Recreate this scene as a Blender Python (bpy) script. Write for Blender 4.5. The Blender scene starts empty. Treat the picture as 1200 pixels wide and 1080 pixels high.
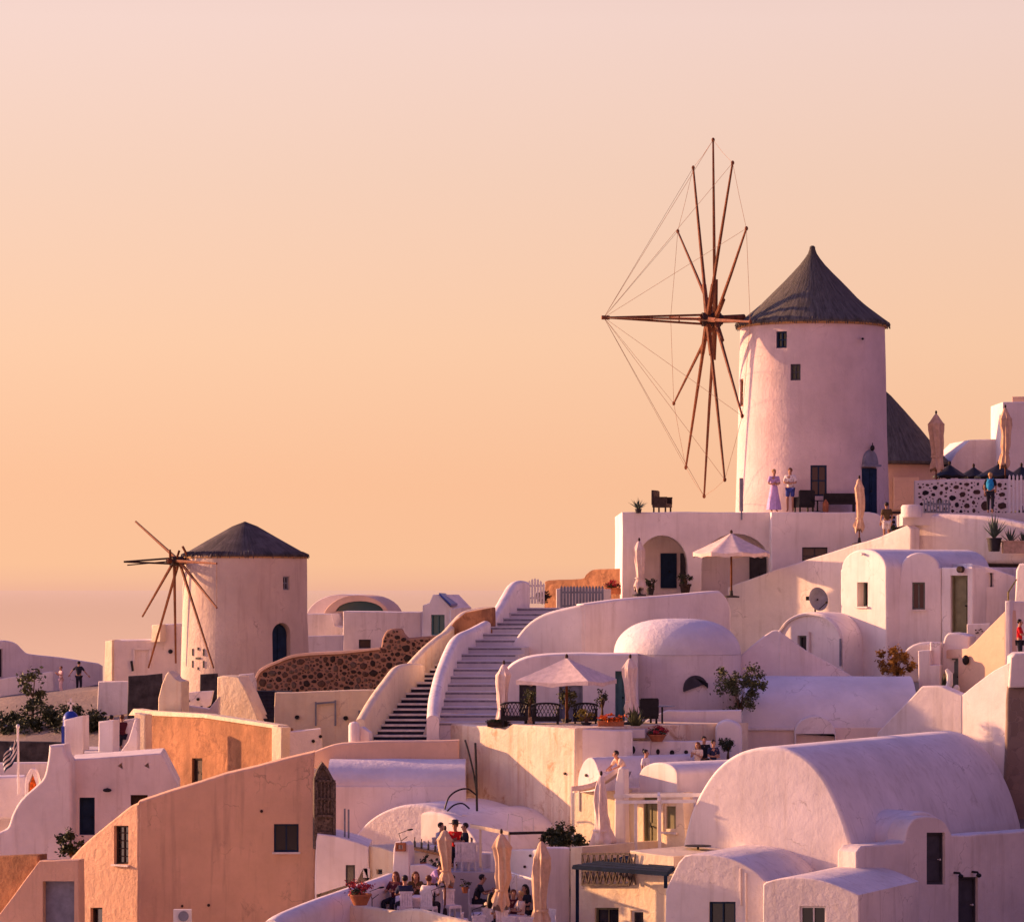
import bpy, bmesh, math, random
from mathutils import Vector, Matrix, noise
from mathutils.geometry import tessellate_polygon
random.seed(7)
S = bpy.context.scene
COL = S.collection
R = math.radians

# ------------------------------------------------------------------ camera
F = 4050.0          # focal length in photo pixels (photo 1200 x 1080), eye at the origin, horizon at y = HZ
HZ = 690.0
cam_d = bpy.data.cameras.new("camera")
cam = bpy.data.objects.new("camera", cam_d); COL.objects.link(cam)
cam.location = (0, 0, 0); cam.rotation_euler = (R(90), 0, 0)
cam_d.sensor_width = 36; cam_d.lens = F/1200*36
cam_d.shift_y = (HZ-540)/1200
cam_d.clip_start = 1; cam_d.clip_end = 400000
S.camera = cam

# ------------------------------------------------------------------ light
SUN_AZ = 22         # degrees behind the picture plane, from the left
SUN_EL = 13
GLOW = 3.5
def lin(r, g, b):
    f = lambda c: (c/255/12.92) if c/255 <= .04045 else ((c/255+.055)/1.055)**2.4
    return (f(r), f(g), f(b), 1)
W = bpy.data.worlds.new("World"); S.world = W; W.use_nodes = True
nt = W.node_tree; N = nt.nodes; L = nt.links; N.clear()
def wnode(t, **k):
    n = N.new(t)
    for a, v in k.items(): setattr(n, a, v)
    return n
def ramp(n, stops):
    cr = n.color_ramp
    while len(cr.elements) > 1: cr.elements.remove(cr.elements[0])
    cr.elements[0].position = stops[0][0]; cr.elements[0].color = stops[0][1]
    for p, c in stops[1:]:
        e = cr.elements.new(p); e.color = c
tc = wnode('ShaderNodeTexCoord'); sep = wnode('ShaderNodeSeparateXYZ')
L.new(tc.outputs['Generated'], sep.inputs[0])
el = wnode('ShaderNodeMapRange'); el.inputs['From Min'].default_value = -.1; el.inputs['From Max'].default_value = 1.0
L.new(sep.outputs['Z'], el.inputs['Value'])
e_ = lambda z: (z+.1)/1.1
warm = wnode('ShaderNodeValToRGB'); cool = wnode('ShaderNodeValToRGB')
ramp(warm, [(e_(-.1), lin(170,130,125)), (e_(-.012), lin(214,160,146)), (e_(-.002), lin(236,176,150)), (e_(.0015), lin(242,183,151)),
            (e_(.0055), lin(249,192,151)), (e_(.0311), lin(251,193,153)), (e_(.0704), lin(252,204,169)), (e_(.119), lin(246,208,186)),
            (e_(.162), lin(245,213,202)), (e_(.35), lin(176,156,186)), (e_(.6), lin(112,112,176)), (e_(1), lin(82,98,182))])
ramp(cool, [(e_(-.1), (.16,.10,.17,1)), (e_(0), (.36,.20,.28,1)), (e_(.12), (.38,.21,.33,1)), (e_(.3), (.30,.20,.38,1)),
            (e_(.6), (.16,.16,.46,1)), (e_(1), lin(82,98,182))])
pink = wnode('ShaderNodeValToRGB')
ramp(pink, [(e_(-.1), (.5,.19,.17,1)), (e_(0), (1.35,.46,.34,1)), (e_(.12), (1.35,.46,.38,1)), (e_(.3), (1.02,.41,.38,1)),
            (e_(.6), (.36,.22,.43,1)), (e_(1), lin(82,98,182))])
for r_ in (warm, cool, pink): L.new(el.outputs[0], r_.inputs['Fac'])
dot = wnode('ShaderNodeVectorMath', operation='DOT_PRODUCT')
sunh = Vector((-math.cos(R(SUN_AZ)), math.sin(R(SUN_AZ)), 0))
dot.inputs[1].default_value = sunh
L.new(tc.outputs['Generated'], dot.inputs[0])
mr = wnode('ShaderNodeMapRange', interpolation_type='SMOOTHSTEP')
mr.inputs['From Min'].default_value = -.12; mr.inputs['From Max'].default_value = .20
L.new(dot.outputs['Value'], mr.inputs['Value'])
m0 = wnode('ShaderNodeMapRange', interpolation_type='SMOOTHSTEP'); m0.inputs['From Min'].default_value = -.85; m0.inputs['From Max'].default_value = -.25
L.new(dot.outputs['Value'], m0.inputs['Value'])
mixa = wnode('ShaderNodeMixRGB'); L.new(m0.outputs[0], mixa.inputs['Fac']); L.new(cool.outputs[0], mixa.inputs['Color1']); L.new(pink.outputs[0], mixa.inputs['Color2'])
mix = wnode('ShaderNodeMixRGB'); L.new(mr.outputs[0], mix.inputs['Fac'])
L.new(mixa.outputs[0], mix.inputs['Color1']); L.new(warm.outputs[0], mix.inputs['Color2'])
# broad glow round the low sun, faint in the picture
gl = wnode('ShaderNodeMapRange'); gl.inputs['From Min'].default_value = .12; gl.inputs['From Max'].default_value = 1
gl.inputs['To Min'].default_value = .93; gl.inputs['To Max'].default_value = 1.15
L.new(dot.outputs['Value'], gl.inputs['Value'])
g2 = wnode('ShaderNodeMapRange', interpolation_type='SMOOTHSTEP'); g2.inputs['From Min'].default_value = .54; g2.inputs['From Max'].default_value = 1.0
g2.inputs['To Min'].default_value = 0; g2.inputs['To Max'].default_value = GLOW
L.new(dot.outputs['Value'], g2.inputs['Value'])
ga = wnode('ShaderNodeMath', operation='ADD'); L.new(gl.outputs[0], ga.inputs[0]); L.new(g2.outputs[0], ga.inputs[1])
gs = wnode('ShaderNodeMath', operation='MULTIPLY'); gs.inputs[1].default_value = 2**-.95; L.new(ga.outputs[0], gs.inputs[0])
bg = wnode('ShaderNodeBackground'); L.new(mix.outputs[0], bg.inputs['Color']); L.new(gs.outputs[0], bg.inputs['Strength'])
wo = wnode('ShaderNodeOutputWorld'); L.new(bg.outputs[0], wo.inputs['Surface'])

sl = bpy.data.lights.new("sun", 'SUN'); sl.energy = 4.8; sl.angle = R(.9); sl.color = (1, .50, .245)
sun = bpy.data.objects.new("sun", sl); COL.objects.link(sun)
to_sun = Vector((sunh.x*math.cos(R(SUN_EL)), sunh.y*math.cos(R(SUN_EL)), math.sin(R(SUN_EL))))
sun.rotation_euler = to_sun.to_track_quat('Z', 'Y').to_euler()

S.view_settings.view_transform = 'Standard'; S.view_settings.look = 'None'
S.view_settings.exposure = .95; S.view_settings.gamma = 1
S.cycles.max_bounces = 6; S.cycles.diffuse_bounces = 4; S.cycles.use_denoising = True

# ------------------------------------------------------------------ helpers
def P(px, py, Y): return Vector(((px-600)/F*Y, Y, (HZ-py)/F*Y))
def XX(px, Y): return (px-600)/F*Y
def ZZ(py, Y): return (HZ-py)/F*Y

def props(o, label=None, cat=None, group=None, kind=None):
    if label: o['label'] = label
    if cat: o['category'] = cat
    if group: o['group'] = group
    if kind: o['kind'] = kind
    return o
def thing(name, label, cat, loc=(0,0,0), rotz=0, group=None):
    o = bpy.data.objects.new(name, None); COL.objects.link(o)
    o.location = loc; o.rotation_euler = (0, 0, rotz); o.empty_display_size = .2
    return props(o, label, cat, group)

class MB:
    """collects shapes, builds ONE mesh object"""
    def __init__(s): s.v = []; s.f = []; s.m = []; s.cur = 0
    def add(s, vs, fs):
        b = len(s.v); s.v += [tuple(v) for v in vs]
        for f in fs: s.f.append(tuple(i+b for i in f)); s.m.append(s.cur)
    def box(s, c, size, rz=0, rot=None):
        M = (rot if rot else Matrix.Rotation(rz, 3, 'Z')); c = Vector(c)
        vs = [c + M @ Vector((x*size[0]/2, y*size[1]/2, z*size[2]/2)) for x in (-1,1) for y in (-1,1) for z in (-1,1)]
        s.add(vs, [(0,1,3,2),(4,6,7,5),(0,4,5,1),(2,3,7,6),(0,2,6,4),(1,5,7,3)])
    def bar(s, a, b, w, h=None):
        a = Vector(a); b = Vector(b); d = (b-a); l = d.length
        if l < 1e-6: return
        q = d.to_track_quat('X', 'Z').to_matrix()
        s.box((a+b)/2, (l, w, h or w), rot=q)
    def tube(s, pts, r, n=6, cap=True):
        pts = [Vector(p) for p in pts]; k = len(pts)
        rs = r if isinstance(r, (list, tuple)) else [r]*k
        vs = []; fs = []; up = Vector((0,0,1))
        prev = None
        for i, p in enumerate(pts):
            t = (pts[min(i+1,k-1)]-pts[max(i-1,0)]).normalized()
            if prev is None:
                a = t.cross(up if abs(t.z) < .95 else Vector((1,0,0))).normalized()
            else:
                a = (prev - t*prev.dot(t)).normalized()
            prev = a; b = t.cross(a)
            for j in range(n):
                w = 2*math.pi*j/n; vs.append(p + (a*math.cos(w)+b*math.sin(w))*rs[i])
        for i in range(k-1):
            for j in range(n):
                j2 = (j+1) % n
                fs.append((i*n+j, i*n+j2, (i+1)*n+j2, (i+1)*n+j))
        if cap: fs += [tuple(range(n-1,-1,-1)), tuple((k-1)*n+j for j in range(n))]
        s.add(vs, fs)
    def lathe(s, prof, c=(0,0,0), n=24, mod=None, close=True):
        c = Vector(c); vs = []; fs = []; k = len(prof)
        for i, (r, z) in enumerate(prof):
            for j in range(n):
                w = 2*math.pi*j/n; rr = r*(mod(w, z) if mod else 1)
                vs.append(c + Vector((rr*math.cos(w), rr*math.sin(w), z)))
        for i in range(k-1):
            for j in range(n):
                j2 = (j+1) % n
                fs.append((i*n+j, i*n+j2, (i+1)*n+j2, (i+1)*n+j))
        if close: fs += [tuple(range(n-1,-1,-1)), tuple((k-1)*n+j for j in range(n))]
        s.add(vs, fs)
    def ell(s, c, r, n=10, m=7, rot=None):
        c = Vector(c); vs = [c + (rot or Matrix.Identity(3)) @ Vector((0,0,-r[2]))]
        for i in range(1, m):
            t = -math.pi/2 + math.pi*i/m
            for j in range(n):
                w = 2*math.pi*j/n
                vs.append(c + (rot or Matrix.Identity(3)) @ Vector((r[0]*math.cos(t)*math.cos(w), r[1]*math.cos(t)*math.sin(w), r[2]*math.sin(t))))
        vs.append(c + (rot or Matrix.Identity(3)) @ Vector((0,0,r[2])))
        fs = [(0, 1+(j+1)%n, 1+j) for j in range(n)]
        for i in range(m-2):
            for j in range(n):
                fs.append((1+i*n+j, 1+i*n+(j+1)%n, 1+(i+1)*n+(j+1)%n, 1+(i+1)*n+j))
        l = len(vs)-1
        fs += [(l, 1+(m-2)*n+j, 1+(m-2)*n+(j+1)%n) for j in range(n)]
        s.add(vs, fs)
    def build(s, name, mats, parent=None, smooth=40, local=False, loc=None, fix=True):
        me = bpy.data.meshes.new(name)
        off = Vector((0,0,0))
        if loc is not None: off = Vector(loc)
        elif parent is not None and not local:
            p = parent
            while p is not None: off += p.location; p = p.parent
        me.from_pydata([Vector(v)-off for v in s.v], [], s.f)
        for m in (mats if isinstance(mats, (list, tuple)) else [mats]): me.materials.append(m)
        me.polygons.foreach_set('material_index', s.m)
        if smooth or fix:
            bm = bmesh.new(); bm.from_mesh(me)
            if fix: bmesh.ops.recalc_face_normals(bm, faces=bm.faces)
            if smooth:
                a = R(smooth)
                for f in bm.faces: f.smooth = True
                for e in bm.edges:
                    if len(e.link_faces) != 2 or e.calc_face_angle(0) > a: e.smooth = False
            bm.to_mesh(me); bm.free()
        o = bpy.data.objects.new(name, me); COL.objects.link(o)
        if parent is not None: o.parent = parent
        if loc is not None: o.location = loc
        return o

def wn(o):
    m = o.modifiers.new('weighted', 'WEIGHTED_NORMAL'); m.keep_sharp = True; m.weight = 80
    return o
def cut(o, cutters):
    """boolean real openings out of a mesh, then drop the cutters"""
    for c in cutters:
        m = o.modifiers.new('cut', 'BOOLEAN'); m.operation = 'DIFFERENCE'; m.object = c; m.solver = 'EXACT'
    bpy.context.view_layer.update()
    dg = bpy.context.evaluated_depsgraph_get()
    me = bpy.data.meshes.new_from_object(o.evaluated_get(dg))
    o.modifiers.clear(); o.data = me
    for c in cutters: bpy.data.objects.remove(c)
def copy_tree(o, parent=None):
    c = o.copy(); COL.objects.link(c); c.parent = parent
    for ch in list(o.children): copy_tree(ch, c)
    return c

def cr(pts, n=5):
    """Catmull-Rom through pixel points"""
    q = [pts[0]] + list(pts) + [pts[-1]]; out = []
    for i in range(1, len(q)-2):
        for k in range(n):
            t = k/n; a = []
            for d in range(len(pts[0])):
                p0, p1, p2, p3 = q[i-1][d], q[i][d], q[i+1][d], q[i+2][d]
                a.append(.5*((2*p1)+(-p0+p2)*t+(2*p0-5*p1+4*p2-p3)*t*t+(-p0+3*p1-3*p2+p3)*t**3))
            out.append(tuple(a))
    out.append(tuple(pts[-1])); return out
def arc(x0, x1, yt, yb, n=14, p=1.0):
    """arch from (x0,yb) over the top yt to (x1,yb)"""
    c = (x0+x1)/2; a = (x1-x0)/2
    return [(c-a*math.cos(math.pi*i/n), yb-(yb-yt)*math.sin(math.pi*i/n)**p) for i in range(n+1)]
def rect(x0, y0, x1, y1): return [(x0,y1),(x0,y0),(x1,y0),(x1,y1)]
def archrect(x0, x1, yt, ys, yb): return [(x0,yb)] + arc(x0, x1, yt, ys, 12) + [(x1,yb)]

class Plane:
    def __init__(s, px0, Y, yaw):
        y = R(yaw); s.n = Vector((-math.sin(y), -math.cos(y), 0)); s.u = Vector((math.cos(y), -math.sin(y), 0))
        s.O = Vector((XX(px0, Y), Y, 0)); s.yaw = y
    def uv(s, px, py):
        k = (px-600)/F
        y = (s.n.x*s.O.x + s.n.y*s.O.y)/(s.n.x*k + s.n.y)
        p = Vector((k*y, y, (HZ-py)/F*y))
        return Vector(((p-s.O).dot(s.u), p.z))
    def w(s, a, d=0): return s.O + s.u*a[0] + Vector((0,0,a[1])) - s.n*d
def area2(p): return sum(p[i][0]*p[(i+1)%len(p)][1]-p[(i+1)%len(p)][0]*p[i][1] for i in range(len(p)))/2
def clean(p, eps=.004):
    o = []
    for a in p:
        if not o or (Vector(a)-Vector(o[-1])).length > eps: o.append(Vector((a[0], a[1])))
    if (o[0]-o[-1]).length < eps: o.pop()
    if area2(o) < 0: o.reverse()
    return o
def inset(p, d):
    n = len(p); o = []
    for i in range(n):
        a, b, c = p[i-1], p[i], p[(i+1)%n]
        e1 = (b-a).normalized(); e2 = (c-b).normalized()
        n1 = Vector((-e1.y, e1.x)); n2 = Vector((-e2.y, e2.x))
        m = n1+n2; l = m.length
        m = n1 if l < 1e-4 else m/l
        k = max(.45, m.dot(n1)); o.append(b + m*(d/k))
    return o
def wob(p, amp, seed):
    o = []
    n = len(p)
    for i in range(n):
        a, b = p[i], p[(i+1)%n]; l = (b-a).length; k = max(1, int(l/.55))
        e = (b-a).normalized() if l > 0 else Vector((0,0)); nn = Vector((-e.y, e.x))
        for j in range(k):
            q = a.lerp(b, j/k); w = noise.noise(Vector((q.x*.8+seed, q.y*.8, seed*1.7)))
            o.append(q + nn*(w*amp if j else w*amp*.5))
    return o

_seed = [1.3]
def block(parent, name, outline, px0, Y, yaw, depth, mat, r=.07, holes=(), amp=.03, part=True, back=None):
    """solid: a pixel outline put on a real upright plane, given rounded edges, real openings and depth"""
    pl = Plane(px0, Y, yaw); _seed[0] += 3.17
    out = clean([pl.uv(*q) for q in outline])
    out = wob(out, amp, _seed[0]) if amp else out
    mb = MB()
    K = 3; rings = []
    for i in range(K+1):
        t = math.pi/2*i/K
        rings.append((inset(out, r*(1-math.sin(t))), r*(1-math.cos(t))))
    hs = []
    for h in holes:
        hs.append((clean([pl.uv(*q) for q in h['poly']]), h))
    n = len(out)
    vs = []
    for ring, d in rings: vs += [pl.w(q, d) for q in ring]
    for ring, d in reversed(rings): vs += [pl.w(q, depth-d) for q in ring]
    fs = []
    nr = len(vs)//n
    for i in range(nr-1):
        for j in range(n):
            j2 = (j+1) % n
            fs.append((i*n+j, (i+1)*n+j, (i+1)*n+j2, i*n+j2))
    # front with openings
    front = rings[0][0]
    loops = [front] + [list(reversed(q)) for q, h in hs]
    tris = tessellate_polygon([[Vector((q.x, q.y, 0)) for q in lp] for lp in loops])
    idx = list(range(n)); base = len(vs)
    for lp in loops[1:]:
        idx += list(range(base, base+len(lp))); vs += [pl.w(q, 0) for q in lp]; base += len(lp)
    fs += [tuple(idx[i] for i in t) for t in tris]
    bt = tessellate_polygon([[Vector((q.x, q.y, 0)) for q in rings[0][0]]])
    fs += [tuple((nr-1)*n+i for i in t) for t in bt]
    start = n
    b0 = n*nr
    for lp, (q, h) in zip(loops[1:], hs):
        m = len(lp); d = h['depth']; bb = len(vs)
        vs += [pl.w(a, d+.03) for a in lp]
        for j in range(m):
            j2 = (j+1) % m
            fs.append((b0+j, b0+j2, bb+j2, bb+j))
        ht = tessellate_polygon([[Vector((a.x, a.y, 0)) for a in lp]])
        fs += [tuple(bb+i for i in t) for t in ht]
        b0 += m + 0
    # b0 walks over the loops laid one after another
    mb.add(vs, fs)
    o = mb.build(name, mat, parent)
    wn(o)
    for q, h in hs: fill(parent if part is True else o, pl, q, h)
    o['_n'] = 0; del o['_n']
    return o

def add_stones(o, pl, poly, n, smin, smax, mats, seed, flat=.5, gap=1.05, tries=14000):
    """bed separate raised stones of mixed size into a wall face; they stay part of the wall's own mesh"""
    rg = random.Random(seed); q = clean([pl.uv(*p) for p in poly])
    x0 = min(a.x for a in q); x1 = max(a.x for a in q); z0 = min(a.y for a in q); z1 = max(a.y for a in q)
    def inside(p):
        c = False
        for i in range(len(q)):
            a, b = q[i-1], q[i]
            if (a.y > p.y) != (b.y > p.y) and p.x < (b.x-a.x)*(p.y-a.y)/(b.y-a.y)+a.x: c = not c
        return c
    done = []; mb = MB(); base = len(o.data.materials)
    for m in mats: o.data.materials.append(m)
    for k in range(tries):
        if len(done) >= n: break
        f = 1-k/tries; r = smin+(smax-smin)*f**1.6*rg.uniform(.35,1); p = Vector((rg.uniform(x0,x1), rg.uniform(z0,z1)))
        if not inside(p) or any((p-c).length < (r+d)*gap for c, d in done): continue
        if not all(inside(p+Vector((math.cos(w)*r, math.sin(w)*r))) for w in (0,1.57,3.14,4.71)): continue
        done.append((p, r)); m = rg.randint(6,9); ph = rg.random()*6; el_ = rg.uniform(.85,1.25); mb.cur = rg.randrange(len(mats))
        rim = []; top = []
        for j in range(m):
            w = 2*math.pi*j/m+ph+rg.uniform(-.2,.2); rr = r*rg.uniform(.82,1.12)
            e = Vector((math.cos(w)*rr*el_, math.sin(w)*rr/el_)); rim.append(p+e); top.append(p+e*rg.uniform(.6,.8))
        h = r*flat*rg.uniform(.6,1.1)
        vs = [pl.w(a, .03) for a in rim]+[pl.w(a, -h) for a in top]+[pl.w(p, -h*1.15)]
        mb.add(vs, [(j,(j+1)%m,m+(j+1)%m,m+j) for j in range(m)]+[(m+j,m+(j+1)%m,2*m) for j in range(m)])
    off = Vector((0,0,0)); pp = o.parent
    while pp is not None: off += pp.location; pp = pp.parent
    bm = bmesh.new(); bm.from_mesh(o.data); vv = [bm.verts.new(Vector(v)-off) for v in mb.v]
    for f, mi in zip(mb.f, mb.m):
        fc = bm.faces.new([vv[i] for i in f]); fc.material_index = base+mi; fc.smooth = False
    bm.normal_update(); bm.to_mesh(o.data); bm.free()
def ring_mesh(mb, pl, q, t, d0, d1):
    qi = inset(q, t); m = len(q)
    vs = [pl.w(a, d0) for a in q] + [pl.w(a, d0) for a in qi] + [pl.w(a, d1) for a in q] + [pl.w(a, d1) for a in qi]
    fs = []
    for j in range(m):
        k = (j+1) % m
        fs += [(j,k,m+k,m+j), (2*m+j,3*m+j,3*m+k,2*m+k), (j,2*m+j,2*m+k,k), (m+j,m+k,3*m+k,3*m+j)]
    mb.add(vs, fs)
def slab_mesh(mb, pl, q, d0, d1):
    m = len(q); vs = [pl.w(a, d0) for a in q] + [pl.w(a, d1) for a in q]
    mb.add(vs, [tuple(range(m)), tuple(range(2*m-1, m-1, -1))] + [(j, m+j, m+(j+1)%m, (j+1)%m) for j in range(m)])
def fill(parent, pl, q, h):
    """window / door / plain recess in an opening"""
    k = h['kind']; d = h['depth']
    if k == 'void': return
    q = inset(q, .004)
    x0 = min(a.x for a in q); x1 = max(a.x for a in q); z0 = min(a.y for a in q); z1 = max(a.y for a in q)
    w = x1-x0; hh = z1-z0
    if k == 'window':
        mb = MB(); t = h.get('t', .055); ring_mesh(mb, pl, q, t, d-.07, d)
        nb = h.get('bars', 1)
        for i in range(1, nb+1):
            x = x0+w*i/(nb+1); mb.bar(pl.w((x, z0+t*.6), d-.035), pl.w((x, z1-t*.6), d-.035), .045, .045)
        for i in range(1, h.get('rows', 1)+1):
            z = z0+hh*i/(h.get('rows',1)+1); mb.bar(pl.w((x0+t*.6, z), d-.03), pl.w((x1-t*.6, z), d-.03), .035, .035)
        fr = mb.build('window', h['frame'], parent)
        mb = MB(); slab_mesh(mb, pl, inset(q, t*.5), d-.012, d+.015); pane = mb.build('pane', h['pane'], fr)
        if h.get('label'): fr['label'] = h['label']
        if h.get('sill', True) and w > .35:
            mb = MB(); mb.box(pl.w(((x0+x1)/2, z0-.03), d*.5-.05), (w+.12, d+.10, .06), -pl.yaw); mb.build('sill', WH2, fr)
    elif k == 'door':
        mb = MB(); slab_mesh(mb, pl, q, d-.03, d+.02); ring_mesh(mb, pl, q, .06, d-.10, d-.025)
        nl = h.get('leaves', 2)
        for i in range(nl):
            a = x0+.06+(w-.12)*i/nl; b = x0+.06+(w-.12)*(i+1)/nl; g = (b-a)*.14
            for (c0, c1) in ((.08,.46),(.54,.92)):
                zz0 = z0+hh*c0; zz1 = z0+hh*c1 if c1 < .9 else z1-max(.12, hh*.08)-(hh*.1 if len(q) > 6 else 0)
                cc = pl.w(((a+b)/2, (zz0+zz1)/2), d-.04)
                mb.box(cc, (b-a-2*g, .03, zz1-zz0), -pl.yaw)
        dr = mb.build('door', h['frame'], parent)
        hb = MB(); hb.ell(pl.w((x0+w*(.54 if nl == 2 else .82), z0+hh*.47), d-.13), (.035,.05,.035)); hb.box(pl.w((x0+w*(.54 if nl == 2 else .82), z0+hh*.47), d-.065), (.03,.07,.03), -pl.yaw)
        hb.build('handle', h['pane'], dr)
    elif k == 'dark':
        mb = MB(); slab_mesh(mb, pl, q, d-.01, d+.015); mb.build(h.get('name','dark_panel'), h['frame'], parent)
def win(poly, frame, pane, depth=.22, bars=1, rows=1, **k): return dict(kind='window', poly=poly, frame=frame, pane=pane, depth=depth, bars=bars, rows=rows, **k)
def door(poly, frame, handle, depth=.2, leaves=2, **k): return dict(kind='door', poly=poly, frame=frame, pane=handle, depth=depth, leaves=leaves, **k)
def void(poly, depth=.6): return dict(kind='void', poly=poly, depth=depth)

def sweep(parent, name, path, thick, drop, mat, rnd=.5, loc=None):
    """a wall that follows a plan path with its own changing top height; rounded coping. path: (px,py,Y) of the crest"""
    pts = [P(*q) for q in path]; k = len(pts); mb = MB(); vs = []; fs = []
    h = thick/2; e = h*rnd
    sec = [(-h, -drop), (-h, -e)]
    for i in range(1, 7):
        t = math.pi*i/7; sec.append((-h*math.cos(t), -e + e*math.sin(t)))
    sec += [(h, -e), (h, -drop)]
    m = len(sec)
    for i, p in enumerate(pts):
        t = pts[min(i+1,k-1)]-pts[max(i-1,0)]; t.z = 0; t.normalize(); nn = Vector((t.y, -t.x, 0))
        jit = .02*noise.noise(p*.7)
        for s, z in sec: vs.append(p + nn*(s+jit) + Vector((0,0,z+(jit if z > -drop else 0))))
    for i in range(k-1):
        for j in range(m):
            j2 = (j+1) % m
            fs.append((i*m+j, i*m+j2, (i+1)*m+j2, (i+1)*m+j))
    fs += [tuple(range(m-1,-1,-1)), tuple((k-1)*m+j for j in range(m))]
    mb.add(vs, fs)
    o = mb.build(name, mat, parent, smooth=50, loc=loc)
    return o

def stairs(parent, name, rows, mats, drop=1.2, nose=.05, over=.03):
    """rows: nosing lines (pxL, pxR, py, Y) from bottom to top; mats: tread, riser, nosing"""
    mb = MB(); noses = []
    for i, (a, b, y, Y) in enumerate(rows):
        l = P(a, y, Y); r = P(b, y, Y)
        zb = (P(a, rows[i-1][2], rows[i-1][3]).z if i else l.z-.22)
        nx = rows[i+1] if i+1 < len(rows) else (a, b, y, Y+1.0)
        l2 = Vector((XX(nx[0], nx[3]), nx[3]+.1, l.z)); r2 = Vector((XX(nx[1], nx[3]), nx[3]+.1, l.z))
        low = Vector((0,0,drop + l.z - zb))
        mb.cur = 1
        mb.add([l, r, r-low, l-low], [(0,1,2,3)])
        mb.cur = 0
        mb.add([l, r, r2, l2], [(0,1,2,3)])
        mb.cur = 1
        mb.add([l, l2, l2-low, l-low, r, r2, r2-low, r-low], [(0,1,2,3), (4,5,6,7)])
        n0 = Vector((0, -over, .004)); t = Vector((0, .12, .004)); dn = Vector((0, 0, -nose))
        mat_n = MB(); mat_n.add([l+n0, r+n0, r+t, l+t, l+n0+dn, r+n0+dn, r+t+dn, l+t+dn], [(0,1,2,3),(4,7,6,5),(0,4,5,1),(3,2,6,7),(0,3,7,4),(1,5,6,2)]); noses.append(mat_n)
    o = mb.build(name, mats[:2], parent, smooth=0, fix=False)
    for q in noses: q.build('nosing', mats[2], o, smooth=0)
    return o
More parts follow.
